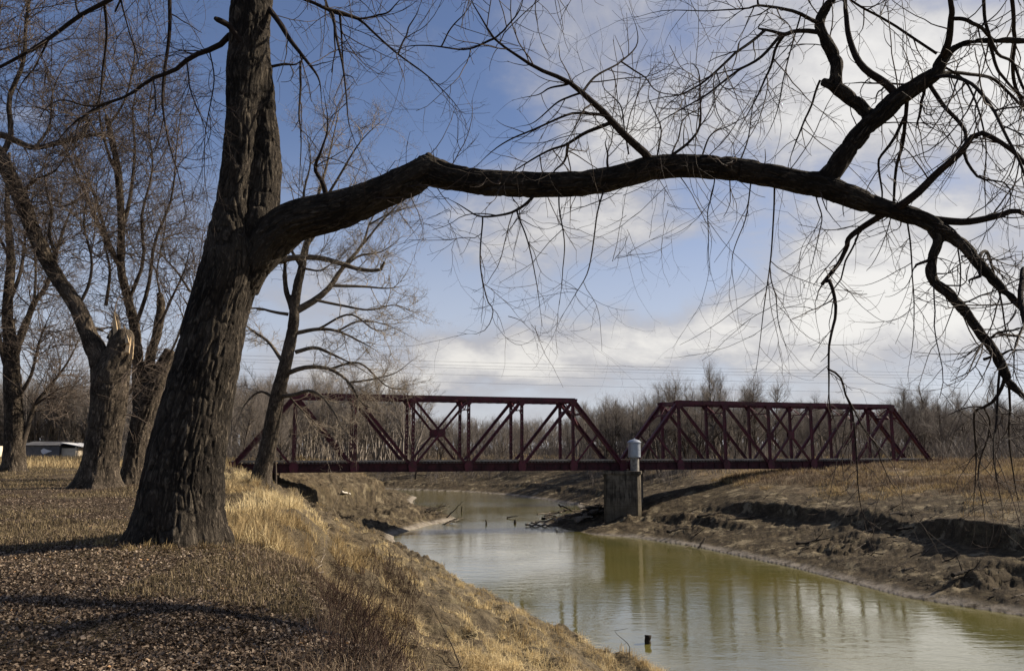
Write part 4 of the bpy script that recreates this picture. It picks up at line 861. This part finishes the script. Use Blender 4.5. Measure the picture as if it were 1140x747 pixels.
scatter_trees(46, 990, 1230, 128, 185, lambda x: 62 + 10 * math.sin(x / 37), 'bare grey tree in the woods past the embankment end of the bridge', 'trees in the woods past the embankment')
scatter_trees(44, 655, 1000, 150, 235, lambda x: 52 + 10 * math.sin(x / 23) + 38 * math.exp(-((x - 808) / 55) ** 2) + 22 * math.exp(-((x - 700) / 35) ** 2), 'bare brownish tree standing behind the truss span on the right bank', 'trees behind the right truss span')
scatter_trees(44, 330, 660, 215, 300, lambda x: 34 + 8 * math.sin(x / 19) + 22 * max(0, (480 - x) / 150), 'bare tan tree across the river seen through the left truss span', 'trees behind the left truss span')
scatter_trees(34, -90, 120, 172, 215, lambda x: 92 + 16 * math.sin(x / 29), 'bare dark tree in the woods close behind the shed', 'trees in the woods behind the shed')
scatter_trees(44, 120, 330, 88, 175, lambda x: 82 + 14 * math.sin(x / 29), 'bare dark tree in the woods behind the big leaning trunk', 'trees in the woods behind the big trunk')

for px, top in ((752, 428), (766, 414), (782, 405), (797, 402), (812, 404), (828, 408), (846, 414), (862, 424), (676, 438), (688, 429), (702, 430), (716, 436), (1010, 430), (1040, 424), (1075, 420), (1110, 422)):
    y = rng.uniform(160, 185); x = (px - 570) / F * y * .99; wood_tree(x, y, (500 - top) / F * y + EYE + 1.0, 'tall bare grey tree standing above the rest of the woods beyond the bridge', 'tall trees over the woods')
def woods_mass(name, label, spots):
    Vs, Fs, Bs, base = [], [], [], 0
    for x, y, hgt in spots:
        k = int(rng.integers(len(small))); h, (v, f, bc) = small[k]; s = hgt / h; a = rng.uniform(0, 6.28); ca, sa = math.cos(a) * s, math.sin(a) * s
        q = np.stack([v[:, 0] * ca - v[:, 1] * sa + x, v[:, 0] * sa + v[:, 1] * ca + y, v[:, 2] * s], 1); Vs.append(q); Fs.append(f + base); Bs.append(bc + rng.uniform(0, 30)); base += len(v)
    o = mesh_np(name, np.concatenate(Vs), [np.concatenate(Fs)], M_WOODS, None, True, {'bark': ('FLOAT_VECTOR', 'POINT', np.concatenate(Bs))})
    return tag(o, label, None, None, 'stuff')
small = []
for k in range(6):
    a, bt = grown(300 + k, 14, .36, None, None, 14, 80, 260, 520, 1 + k % 2); a.b = [(p[:, ::2], r[:, ::2], 4) for p, r, s in a.b]; a.b += [(p, r * 1.35, 3) for p, r, s in bt.b]; small.append((14, a.arrays()))
spots = []
for px0, px1, y0, y1, tp_, n_ in ((640, 1250, 180, 330, 52, 640), (330, 660, 250, 380, 36, 330), (-120, 130, 172, 300, 92, 260), (130, 470, 125, 200, 84, 260)):
    for _ in range(n_):
        px = rng.uniform(px0, px1); y = rng.uniform(y0, y1); x = (px - 570) / F * y; hh, t = terrain(np.array([x]), np.array([y]))
        if t['wat'][0] or t['se'][0] < 3: continue
        hgt = max(7, tp_ * rng.uniform(.75, 1.1) / F * y + EYE); spots.append((x, y, min(hgt, 22)))
woods_mass('far_woods', 'dense grey-brown winter woods reading as one mass along the horizon', spots)
# undergrowth: thin saplings and brush along the wood edges
def brush(name, label, spots, hlo, hhi, mat, ns=6, spread=.35):
    rng2 = np.random.default_rng(9); tb = Tubes(); sp = np.array(spots); sp = np.repeat(sp, ns, axis=0); sp[:, :2] += rng2.normal(0, spread, (len(sp), 2)); N = len(sp)
    sp[:, 2] = H(sp[:, 0], sp[:, 1]) - .05
    L = rng2.uniform(hlo, hhi, N); wdt = sp[:, 1] * .00018 + .004
    a, ar = sprout(rng2, sp, np.stack([rng2.normal(0, .35, N), rng2.normal(0, .35, N), np.ones(N)], 1), L, wdt, 6, .12, .04, (.05, .02), .4); tb.add(a, ar, 3)
    p, t, r, f = pick(rng2, a, ar, N * 3, .25, 1); c, cr = sprout(rng2, p, off_dir(rng2, t, (.3, .8), (0, 0, .3)), rng2.uniform(.2, .5, N * 3) * L.mean(), r * .7, 4, .15, .05, (.03, .05), .5); tb.add(c, cr, 3)
    return tag(tb.build(name, mat), label, None, None, 'stuff')
sp = []
for px0, px1, y0, y1, n_ in ((1040, 1240, 118, 160, 260), (650, 1040, 135, 215, 420), (330, 660, 200, 270, 330), (-90, 130, 170, 200, 300), (130, 330, 95, 150, 330)):
    px = rng.uniform(px0, px1, n_); y = rng.uniform(y0, y1, n_); x = (px - 570) / F * y; hh, t = terrain(x, y); ok = ~t['wat'] & (t['se'] > 6); sp += list(np.stack([x, y, hh], 1)[ok])
for px0, px1, y0, y1, n_ in ((640, 1250, 215, 330, 900), (330, 660, 280, 380, 600)):
    px = rng.uniform(px0, px1, n_); y = rng.uniform(y0, y1, n_); x = (px - 570) / F * y; hh, t = terrain(x, y); ok = ~t['wat'] & (t['se'] > 6); sp += list(np.stack([x, y, hh], 1)[ok])
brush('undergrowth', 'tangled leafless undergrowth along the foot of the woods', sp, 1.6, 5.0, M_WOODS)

# ------------------------------------------------------------------ ground cover
def blades(name, label, pos, hgt, wid, mat, lean=.5, tint=None, seed=1, dirb=(0, 0)):
    rng = np.random.default_rng(seed); N = len(pos); a = rng.uniform(0, 6.283, N); sd = np.stack([np.cos(a), np.sin(a), np.zeros(N)], 1)
    ld = np.stack([rng.normal(dirb[0], 1, N), rng.normal(dirb[1], 1, N), np.zeros(N)], 1) * (lean * rng.uniform(.3, 1.7, N))[:, None]
    h = hgt[:, None]; w_ = wid[:, None] * sd
    m1 = pos + ld * h * .22 + np.array((0, 0, 1)) * h * np.clip(.62 - .15 * np.linalg.norm(ld, axis=1), .2, .6)[:, None]; tipz = np.clip(1 - np.linalg.norm(ld, axis=1) * .35, .12, 1)[:, None]
    tp = pos + ld * h * .75 + np.array((0, 0, 1)) * h * tipz
    V = np.stack([pos - w_, pos + w_, m1 + w_ * .8, m1 - w_ * .8, tp], 1).reshape(-1, 3); i = np.arange(N)[:, None] * 5
    t = rng.uniform(0, 1, N) if tint is None else tint
    o = mesh_np(name, V, [i + np.array([[0, 1, 2, 3]]), i + np.array([[3, 2, 4]])], mat, None, False, {'tint': ('FLOAT', 'POINT', np.repeat(t, 5))})
    return tag(o, label, None, None, 'stuff')
M_STRAW = tinted_mat('straw', [(0, (0.11, 0.080, 0.046)), (.4, (0.34, 0.250, 0.125)), (1, (0.70, 0.575, 0.33))], .25)
M_REDW = tinted_mat('red_weed', [(0, (0.060, 0.042, 0.030)), (.5, (0.145, 0.102, 0.070)), (1, (0.31, 0.245, 0.165))], .2)
M_DRYL = tinted_mat('dry_leaf', [(0, (0.028, 0.020, 0.014)), (.35, (0.078, 0.056, 0.039)), (.7, (0.180, 0.136, 0.098)), (.95, (0.36, 0.295, 0.225)), (1, (0.36, 0.21, 0.10))], .12, .6)
M_GREENG = tinted_mat('short_grass', [(0, (0.065, 0.052, 0.029)), (.5, (0.145, 0.112, 0.063)), (1, (0.27, 0.21, 0.125))], .2)

def region_points(rng, n, x0, x1, y0, y1, near=False):
    y = np.exp(rng.uniform(math.log(y0), math.log(y1), n)) if near else rng.uniform(y0, y1, n)
    return rng.uniform(x0, x1, n), y
def fan_points(rng, n, px0, px1, y0, y1):
    y = np.exp(rng.uniform(math.log(y0), math.log(y1), n)); return (rng.uniform(px0, px1, n) - 570) / F * y, y

# fallen leaves
rng = np.random.default_rng(31)
x, y = fan_points(rng, 430000, -120, 660, 4.8, 46); hh, t = terrain(x, y)
dens = np.clip(t['litter'] * (.45 + .9 * vnoise2(x / 1.3, y / 1.3, 71)), 0, 1) * (1 - .75 * sstep(vnoise2(x / 2.1 + 9, y / 1.5, 72), .62, .78)) + .25 * t['grass'] * t['left']
ok = (rng.uniform(0, 1, len(x)) < dens) & ((y < 20) | (rng.uniform(0, 1, len(x)) < 13 / y))
x, y, hh = x[ok], y[ok], hh[ok]; N = len(x)
sz = rng.uniform(.007, .020, N) * (1 + np.maximum(0, y - 14) * .02); a = rng.uniform(0, 6.283, N)
u = np.stack([np.cos(a), np.sin(a), rng.normal(0, .45, N)], 1); v = np.stack([-np.sin(a), np.cos(a), rng.normal(0, .45, N)], 1); nrm = np.cross(u, v)
cen = np.stack([x, y, hh + rng.uniform(.004, .035, N)], 1); S = sz[:, None]; fold = rng.uniform(.1, .7, N)[:, None] * nrm
pts = np.stack([cen - u * S * 1.25, cen - u * S * .3 + v * S * .8 + fold * S, cen + u * S * .55 + v * S * .6 + fold * S * .8, cen + u * S * 1.3 + fold * S * .3, cen + u * S * .55 - v * S * .65 + fold * S * .9, cen - u * S * .3 - v * S * .8 + fold * S], 1).reshape(-1, 3)
i = np.arange(N)[:, None] * 6
o = mesh_np('fallen_leaves', pts, [i + np.array([[0, 1, 2, 3]]), i + np.array([[0, 3, 4, 5]])], M_DRYL, None, False, {'tint': ('FLOAT', 'POINT', np.repeat(np.clip(rng.beta(1.6, 1.9, N) + .25 * (vnoise2(x / .9, y / .9, 73) - .5), 0, 1), 6))})
tag(o, 'carpet of curled brown fallen leaves under the big tree', None, None, 'stuff')

# short turf, left bank meadow
x, y = fan_points(rng, 110000, -120, 480, 9, 75); hh, t = terrain(x, y); ok = (t['litter'] > .5) & (vnoise2(x / 3, y / 3, 81) > .42); x, y, hh = x[ok], y[ok], hh[ok]
blades('meadow_grass', 'thin short faded grass across the left-bank meadow', np.stack([x, y, hh], 1), rng.uniform(.05, .14, len(x)) * (1 + y * .008), .003 + y * .00022, M_GREENG, .6, seed=2)

# golden grass along the bank top and slope
def tufts(rng, n, per, px0, px1, y0, y1, cond, spread):
    x, y = fan_points(rng, n, px0, px1, y0, y1); hh, t = terrain(x, y); ok = cond(x, y, hh, t); x, y = x[ok], y[ok]
    tid = np.repeat(np.arange(len(x)), per); x = np.repeat(x, per) + rng.normal(0, 1, len(tid)) * spread; y = np.repeat(y, per) + rng.normal(0, 1, len(tid)) * spread
    hh, t = terrain(x, y); ok = ~t['wat']; return np.stack([x, y, hh - .01], 1)[ok], tid[ok]
rng = np.random.default_rng(41)
def c1(x, y, hh, t): return t['left'] & np.where(y > 14.5, (t['se'] < 17.9) & (t['se'] > 9.0 + sstep(y, 38, 60) * 3), (t['se'] < 15.9) & (t['se'] > 5.0)) & (vnoise2(x / 1.5, y / 1.5, 91) > np.where(y > 14.5, np.where((t['se'] > 14.4) & (y > 16), .38, np.where(y < 42, .665, .56)), .62))
p, tid = tufts(rng, 8500, 28, 200, 760, 5.0, 62, c1, .085)
tt = np.random.default_rng(1).beta(2, 2, tid.max() + 1)[tid]; hs_ = (np.random.default_rng(2).uniform(.16, .72, tid.max() + 1) ** 1.2)[tid] * (1 - .25 * sstep(12 - p[:, 1], 0, 4)) * (.55 + .45 * sstep(terrain(p[:, 0], p[:, 1])[1]['se'], 13.4, 14.6))
gold = sstep(vnoise2(p[:, 0] / 4.5, p[:, 1] / 4.5, 92), .3, .62)
blades('bank_grass', 'long straw-coloured grass hanging over the edge of the left bank', p, hs_ * rng.uniform(.6, 1.1, len(p)), .0035 + p[:, 1] * .00016, M_STRAW, .95, np.clip(tt * .8 + gold * .5 - .02, 0, 1), 3, (.25, -.1))
rng = np.random.default_rng(43)
cx, cy = fan_points(rng, 2200, 380, 800, 6.0, 48); ch, ct = terrain(cx, cy); ok = ct['left'] & (ct['se'] > 2.0) & (ct['se'] < 15.6) & (vnoise2(cx / 3, cy / 3, 98) > .47); cx, cy = cx[ok][:520], cy[ok][:520]
mx = rng.normal(0, .42, 26); my = rng.normal(0, .42, 26); cx = np.concatenate([cx, 5.4 + mx * 1.4, 2.9 + mx[:16] * 1.5, 2.2 + mx[:14]]); cy = np.concatenate([cy, 29.8 + my * 1.2, 29.8 + my[:16] * 1.4, 21.8 + my[:14]])
ra = rng.uniform(-3.4, .9, 22); rr_ = rng.uniform(.74, 1.2, 22); cx = np.concatenate([cx, -5.78 + np.cos(ra) * rr_]); cy = np.concatenate([cy, 13.8 + np.sin(ra) * rr_]); foot = len(cx) - 22
tid = np.repeat(np.arange(len(cx)), 75); sc_ = np.where(np.arange(len(cx)) >= foot, rng.uniform(.25, .5, len(cx)), rng.uniform(.5, 1.25, len(cx)))[tid]; px_ = cx[tid] + rng.normal(0, .13, len(tid)) * sc_; py_ = cy[tid] + rng.normal(0, .13, len(tid)) * sc_; ph_, pt_ = terrain(px_, py_); ok = ~pt_['wat']
blades('straw_clumps', 'bushy straw clumps dotted over the near bank and round the big trunk', np.stack([px_, py_, ph_ - .01], 1)[ok], (rng.uniform(.14, .42, len(tid)) * sc_)[ok], (.0028 + py_ * .00015)[ok], M_STRAW, 1.25, np.clip((rng.normal(.66, .22, len(cx)) - .42 * (np.arange(len(cx)) >= foot))[tid] + rng.normal(0, .14, len(tid)), 0, 1)[ok], 13, (.3, -.2))
# brown weeds between leaves and grass
def c2(x, y, hh, t): return t['left'] & (t['se'] < np.where(y < 16, 17.3, 15.6)) & (t['se'] > 2.0) & (vnoise2(x / 1.3, y / 1.3, 93) > np.where(t['se'] > 14.6, .40, .54))
p, tid = tufts(rng, 8200, 15, 250, 760, 5.0, 46, c2, .16)
blades('bank_weeds', 'dead red-brown weeds and brambles along the edge of the left bank', p, rng.uniform(.05, .24, len(p)) * (1 - .45 * sstep(p[:, 1], 12, 20)), .003 + p[:, 1] * .00012, M_REDW, 1.1, None, 4)
# lower, sparse tufts on the muddy slope
def c3(x, y, hh, t): return t['left'] & (t['se'] < 11) & (t['se'] > 1.2) & (vnoise2(x / 2.0, y / 2.0, 94) > np.where(y < 45, .67, .60))
p, tid = tufts(rng, 7500, 14, 300, 790, 10, 105, c3, .14)
blades('slope_grass', 'sparse dry tufts on the lower left bank', p, rng.uniform(.08, .30, len(p)) * (1 + .8 * sstep(p[:, 1], 40, 80)), .003 + p[:, 1] * .00016, M_STRAW, .85, np.clip(rng.normal(.35, .2, len(p)), 0, 1), 5, (.3, -.2))
# right bank: ledge-top grass and red weeds
def c4(x, y, hh, t): return ~t['left'] & (t['grass'] > .2) & (vnoise2(x / 3.5, y / 3.5, 95) > .40)
p, tid = tufts(rng, 13000, 12, 690, 1200, 45, 125, c4, .28)
blades('ledge_grass', 'dry tan grass on top of the eroded right bank', p, rng.uniform(.2, .75, len(p)), .004 + p[:, 1] * .00018, M_STRAW, .8, np.clip(rng.normal(.30, .2, len(p)), 0, 1), 6)
def c5(x, y, hh, t): return ~t['left'] & (t['red'] > .5) & (vnoise2(x / 7, y / 5, 96) > .45)
p, tid = tufts(rng, 7000, 14, 690, 1200, 60, 125, c5, .32)
blades('red_weeds', 'rusty red-brown weeds below the right truss span', p, rng.uniform(.3, .9, len(p)), .005 + p[:, 1] * .00018, M_REDW, .5, None, 7)
def c6(x, y, hh, t): return (t['grass'] > .5) & (y > 120) | (t['litter'] > .5) & (y > 70)
p, tid = tufts(rng, 9000, 8, -100, 1230, 70, 260, c6, .5)
blades('field_grass', 'pale dry grass in the fields before the woods', p, rng.uniform(.3, 1.0, len(p)), .005 + p[:, 1] * .0002, M_STRAW, .5, np.clip(rng.normal(.4, .2, len(p)), 0, 1), 8)

# ------------------------------------------------------------------ driftwood, stumps, sticks
M_DRIFT = bark_mat('driftwood', (0.11, 0.09, 0.07), (0.36, 0.31, 0.25), 1.5, .4, False)
M_DARKW = bark_mat('wet_wood', (0.020, 0.017, 0.014), (0.07, 0.058, 0.046), 1.5, .4, False)
def log(name, label, cat, pts, r0, r1, mat, seed, group=None, forks=0, sides=9):
    rng = np.random.default_rng(seed); pts = np.array(pts, float); L = np.linalg.norm(pts[-1] - pts[0])
    q = spline(pts, 12); q[1:-1] += rng.normal(0, L * .012, (10, 3)); rd = np.linspace(r0, r1, 12) * rng.uniform(.88, 1.12, 12)
    q = np.vstack([q[:1], q, q[-1:]]); rd = np.concatenate([[.002], rd, [.002]])
    tb = Tubes(); tb.add(q[None], rd[None], sides)
    if forks:
        p, t, r, f = pick(rng, q[None, 1:-1], rd[None, 1:-1], forks, .35, .95)
        a, ar = sprout(rng, p, off_dir(rng, t, (.5, 1.0), (0, 0, .8)), rng.uniform(.2, .5, forks) * L, r * .55, 7, .12, .05, (.02, .02), .3); tb.add(a, ar, 5)
    o = tb.build(name, mat); tag(o, label, cat, group)
    c = q.mean(0); c[2] = q[:, 2].min(); me = o.data; v = np.empty(len(me.vertices) * 3, np.float32); me.vertices.foreach_get('co', v); v = v.reshape(-1, 3) - c; me.vertices.foreach_set('co', v.ravel()); me.update(); o.location = c
    return o
def gp(px, py, up=0.0):                      # ground point seen at a pixel: march along the ray
    d = cam_ray(px, py); t = np.geomspace(4, 260, 4000); q = np.array((0, 0, EYE)) + d * t[:, None]; h = np.maximum(H(q[:, 0], q[:, 1]), WZ); i = np.argmax(q[:, 2] < h)
    return np.array((q[i, 0], q[i, 1], h[i] + up))
# heap beside the pier
rng = np.random.default_rng(55); LG = 'logs heaped beside the pier'
k = 0
for _ in range(30):
    px, py = rng.uniform(602, 676), 0; f = (px - 600) / 76; py = 583 - 14 * f + rng.uniform(-7, 7); g0 = gp(px, py)
    a = rng.normal(.45, .5); L = rng.uniform(1.6, 5.0); r = rng.uniform(.07, .24); d = np.array((math.cos(a), math.sin(a), rng.normal(.05, .12))) * L / 2
    c = g0 + np.array((0, 0, .15 + rng.uniform(0, .9) * (1 - abs(f - .45))))
    log('driftwood_log', 'weathered log in the driftwood heap on the mud left of the pier', 'log', [c - d, c, c + d], r, r * .6, M_DRIFT if rng.uniform() < .55 else M_DARKW, 500 + k, LG, 1 if k % 3 == 0 else 0); k += 1
q = gp(652, 579, .5); log('driftwood_log', 'thickest pale log sloping down to the water at the front of the heap', 'log', [q + (1.9, 1.4, .9), q, q + (-1.3, -1.6, -.35)], .26, .36, M_DRIFT, 540)
# snag pile off the left spit
LG2 = 'branches snagged on the left spit'
for k in range(10):
    px, py = rng.uniform(474, 508), rng.uniform(568, 584); g0 = gp(px, py, .1); a = rng.normal(.4, .7); L = rng.uniform(1.5, 4.5); d = np.array((math.cos(a), math.sin(a), rng.uniform(-.05, .5))) * L
    log('driftwood_branch', 'pale driftwood branch snagged at the tip of the left spit', 'branch', [g0 - d * .4, g0 + (0, 0, .2), g0 + d * .6], rng.uniform(.05, .13), .03, M_DRIFT if k % 2 else M_DARKW, 600 + k, LG2, 2)
q = gp(497, 577, .1); log('driftwood_branch', 'forked dark branch raking up out of the snag pile', 'branch', [q, q + (1.0, .3, .9), q + (2.2, .5, 2.2)], .10, .03, M_DARKW, 640, None, 2)
def wp(px, py, dz=0.0): return Pz(px, py, WZ) + np.array((0, 0, dz))
q = wp(541, 584); log('snag_stump', 'small dark stump poking from the riffle, left one of two', 'stump', [q + (0, 0, -.5), q + (.05, 0, .3), q + (-.1, 0, .62)], .16, .08, M_DARKW, 641)
q = wp(573, 583); log('snag_stump', 'small dark stump in the riffle below a floating branch', 'stump', [q + (0, 0, -.5), q + (.05, 0, .25), q + (0, 0, .5)], .22, .15, M_DARKW, 642)
q = wp(571, 577); log('floating_branch', 'short dark branch lying level above the riffle', 'branch', [q + (-.9, 0, .1), q + (0, 0, .25), q + (.9, .3, .42)], .10, .04, M_DARKW, 643)
q = wp(514, 569); log('snag_stump', 'thin dark post upright in calm water beyond the snag pile', 'stump', [q + (0, 0, -.5), q + (0, 0, .4), q + (.05, 0, .8)], .13, .08, M_DARKW, 644)
q = wp(721, 716); log('snag_stump', 'blunt black stump sticking up alone from the water in front', 'stump', [q + (0, 0, -.6), q + (0, 0, .1), q + (.03, 0, .42)], .19, .17, M_DARKW, 645)
q = wp(785, 610, .1); log('stick', 'bare pale stick bent at the waterline below the pier', 'stick', [q + (-1.3, .6, .15), q + (-2.2, 0, -.1)], .05, .03, M_DRIFT, 646)
q = gp(778, 611, .15); log('stick', 'dark stake jutting from the pale mud rim of the right bank', 'stick', [q + (-.5, -.5, -.4), q, q + (.9, .8, .9)], .12, .08, M_DARKW, 647)
q = gp(665, 588, .1); log('stick', 'thin pale stick lying by the water in front of the pier shadow', 'stick', [q + (-1.2, -.5, .05), q, q + (.9, .4, .5)], .06, .03, M_DRIFT, 648)
ea, eb = gp(373, 548, .22), gp(396, 554, .22); q = (ea + eb) / 2; d = norm(eb - ea) * min(1.4, np.linalg.norm(eb - ea) / 2); e = [q - d, q + d]
log('driftwood_log', 'short white log lying on the upper left bank', 'log', [e[0], (e[0] + e[1]) / 2, e[1]], .12, .10, plain('bleached_wood', (.40, .37, .32), (.55, .51, .45), 4), 649)
for k, (px, py) in enumerate([(760, 590), (1075, 640), (905, 604), (1015, 590), (830, 578), (790, 575)]):
    lab = ['dark root wad half sunk in mud just right of the pier', 'thin dark branch stranded low on the mud at the far right', 'dark branch stranded mid-slope on the right bank', 'dark branch under the undercut ledge of the right bank', 'dark forked root on the mud below the red weeds', 'broken dark root on the rise right of the pier'][k]
    q = gp(px, py, .15); a = rng.uniform(-.5, .6); d = np.array((math.cos(a), math.sin(a) * .6, .12)) * rng.uniform(1.2, 2.4)
    log('stranded_branch', lab, 'branch', [q - d, q, q + d], .14, .05, M_DARKW, 660 + k, None, 4)
rng = np.random.default_rng(88); x, y = fan_points(rng, 2600, 330, 1180, 40, 118); hh, t = terrain(x, y)
ok = ~t['wat'] & (t['se'] > 1.5) & (t['se'] < 15) & (t['grass'] < .5) & (~t['left'] | (y > 58)) & (vnoise2(x / 5, y / 5, 97) > .45); x, y, hh = x[ok], y[ok], hh[ok]; a = rng.normal(.3, .8, len(x))
p, r = sprout(rng, np.stack([x, y, hh + .03], 1), np.stack([np.cos(a), np.sin(a) * .7, rng.normal(.0, .10, len(x)) + np.where(t['left'][ok], -.42, .22) * np.cos(a)], 1), rng.uniform(.3, 1.5, len(x)) ** 1.3 * np.where(t['left'][ok], .6, 1), rng.uniform(.015, .065, len(x)), 6, .16, .05, (0, -.02), .4)
tb = Tubes(); tb.add(p[::3], r[::3], 5); tag(tb.build('drift_litter', M_DRIFT), 'scattered bleached sticks and flood litter on the mud banks', None, None, 'stuff')
tb = Tubes(); tb.add(np.concatenate([p[1::3], p[2::3]]), np.concatenate([r[1::3], r[2::3]]), 5); tag(tb.build('root_litter', M_DARKW), 'dark wet roots and sticks strewn over the mud banks', None, None, 'stuff')
# sticks and brambles on the near bank
q0 = gp(344, 633, .04); log('stick', 'curved pale stick lying among brown weeds on the bank edge', 'stick', [gp(341, 636, .03), gp(358, 627, .14), gp(376, 621, .22), gp(392, 630, .1)], .014, .006, M_DRIFT, 670, None, 1)
log('dead_stem', 'tall bare dark stem leaning across the lower grassy bank', 'stem', [gp(513, 745, 0), P(497, 705, np.linalg.norm(gp(513, 745)[:2]) * 1.01), P(476, 668, np.linalg.norm(gp(513, 745)[:2]) * 1.03)], .012, .004, M_DARKW, 671, None, 2)
q = gp(700, 737); log('dead_stem', 'thin forked dead twig standing over the water at the bank foot', 'stem', [q, P(701, 722, q[1]), P(695, 712, q[1]), P(684, 702, q[1]), P(699, 699, q[1])], .013, .006, M_DARKW, 672, None, 1)
M_BRAMB = twig_mat('bramble_stem', (0.022, 0.013, 0.010), (0.085, 0.050, 0.033))
sp = [tuple(gp(px, py)) for px, py in zip(rng.uniform(372, 462, 170), rng.uniform(628, 745, 170))]
brush('bramble_patch', 'dark tangled bramble stems at the edge of the leaf-covered ground', sp, .15, .55, M_BRAMB, 7, .16)

# ------------------------------------------------------------------ shed, wires
M_SHED = plain('grey_siding', (0.10, 0.098, 0.10), (0.15, 0.148, 0.15), 1.0); M_TAN = plain('tan_siding', (0.56, 0.48, 0.36), (0.66, 0.58, 0.45), 1.0); M_ROOFG = plain('dull_roof', (0.07, 0.07, 0.075), (0.11, 0.11, 0.115), .8); M_ROOFW = plain('pale_metal_roof', (0.55, 0.56, 0.58), (0.68, 0.69, 0.70), .6, .5)  # tan siding lightened to carry sunlight the end bay's front doesn't catch
M_WHITE = plain('white_paint', (.6, .6, .62), (.75, .75, .76), 2); M_DARK = plain('dark_paint', (.03, .03, .035), (.05, .05, .055), 2)
SY = 158; k = SY / F; gz = 500 - 508; z0 = EYE - 9.4 * k
def sx(px): return (px - 570) * k * .9955
shed = thing('shed', 'low grey shed with a pale metal roof and tan end bay beyond the left meadow', 'shed', (sx(60), SY, z0))
m = MB(); m.box((sx(28), SY, z0 - .5), (sx(69), SY + 7, z0 + 2.4)); m.build('wall', M_SHED, shed)
m = MB(); m.box((sx(69) + .003, SY + .8, z0 - .5), (sx(87), SY + 6.5, z0 + 1.9)); m.build('end_bay', M_TAN, shed)
m = MB(); m.prism([(sx(27), SY - .4, z0 + 2.38), (sx(27), SY + 3.5, z0 + 3.1), (sx(27), SY + 7.4, z0 + 2.38), (sx(27), SY + 7.4, z0 + 2.5), (sx(27), SY + 3.5, z0 + 3.24), (sx(27), SY - .4, z0 + 2.5)], (sx(70) - sx(27), 0, 0)); m.build('roof', M_ROOFG, shed)
m = MB(); m.prism([(sx(70) + .01, SY + 0.1, z0 + 2.9), (sx(93), SY + 0.1, z0 + 2.15), (sx(93), SY + 7.2, z0 + 2.15), (sx(70) + .01, SY + 7.2, z0 + 2.9)], (0, 0, .1)); m.build('lean_to_roof', M_ROOFW, shed)
m = MB(); m.box((sx(86.3), SY + .15, z0 - .4), (sx(87), SY + .3, z0 + 2.25)); m.build('post', M_TAN, shed)
sg = MB(); cx, cz = sx(55), z0 + 1.25; sg.prism([(cx - 1.15, SY - .06, cz + .25), (cx - .6, SY - .06, cz + .62), (cx + .1, SY - .06, cz + .35), (cx + 1.15, SY - .06, cz + .1), (cx + .1, SY - .06, cz - .3), (cx - .6, SY - .06, cz - .55), (cx - 1.0, SY - .06, cz - .2)], (0, .05, 0)); s_ = sg.build('sign', M_WHITE, shed)
sg = MB(); sg.prism([(cx - .45, SY - .09, cz + .3), (cx - .1, SY - .09, cz + .02), (cx + .4, SY - .09, cz + .02), (cx - .1, SY - .09, cz - .1), (cx - .35, SY - .09, cz - .35), (cx - .3, SY - .09, cz), (cx - .7, SY - .09, cz + .02)], (0, .025, 0)); e = sg.build('emblem', M_DARK); e.parent = s_; e.matrix_parent_inverse = (shed.matrix_basis).inverted()
hut = thing('hut', 'small pale hut mostly cut off by the left edge of the meadow', 'hut', (sx(-8), SY - 4, z0))
m = MB(); m.box((sx(-30), SY - 4, z0 - .5), (sx(6.5), SY, z0 + 2.3)); m.build('wall', M_TAN, hut); m = MB(); m.prism([(sx(-31), SY - 4.3, z0 + 2.303), (sx(8), SY - 4.3, z0 + 2.303), (sx(8), SY - 2, z0 + 2.9), (sx(-31), SY - 2, z0 + 2.9)], (0, 0, .1)); m.build('roof', M_ROOFW, hut)

M_WIRE = plain('wire', (.05, .05, .055), (.07, .07, .08), 1)
WL = ['topmost overhead wire crossing the sky above the bridge', 'second wire down in the bundle above the bridge', 'middle overhead wire of the five above the bridge', 'fourth wire down above the bridge', 'lowest overhead wire, just over the treetops behind the bridge']
for i, (ya, yb) in enumerate([(405, 417), (410, 420), (413, 423), (421, 430), (428, 441)]):
    D = 205 + i * 3; a, c = P(-420, ya - 34, D - 30), P(1560, yb + 4, D + 30); L = 40
    s = np.linspace(0, 1, L)[:, None]; q = a * (1 - s) + c * s; q[:, 2] -= 8 * (s * (1 - s))[:, 0]
    tb = Tubes(); tb.add(q[None], np.full((1, L), .026), 5); tag(tb.build('overhead_wire', M_WIRE), WL[i], 'wire', 'wires over the river')
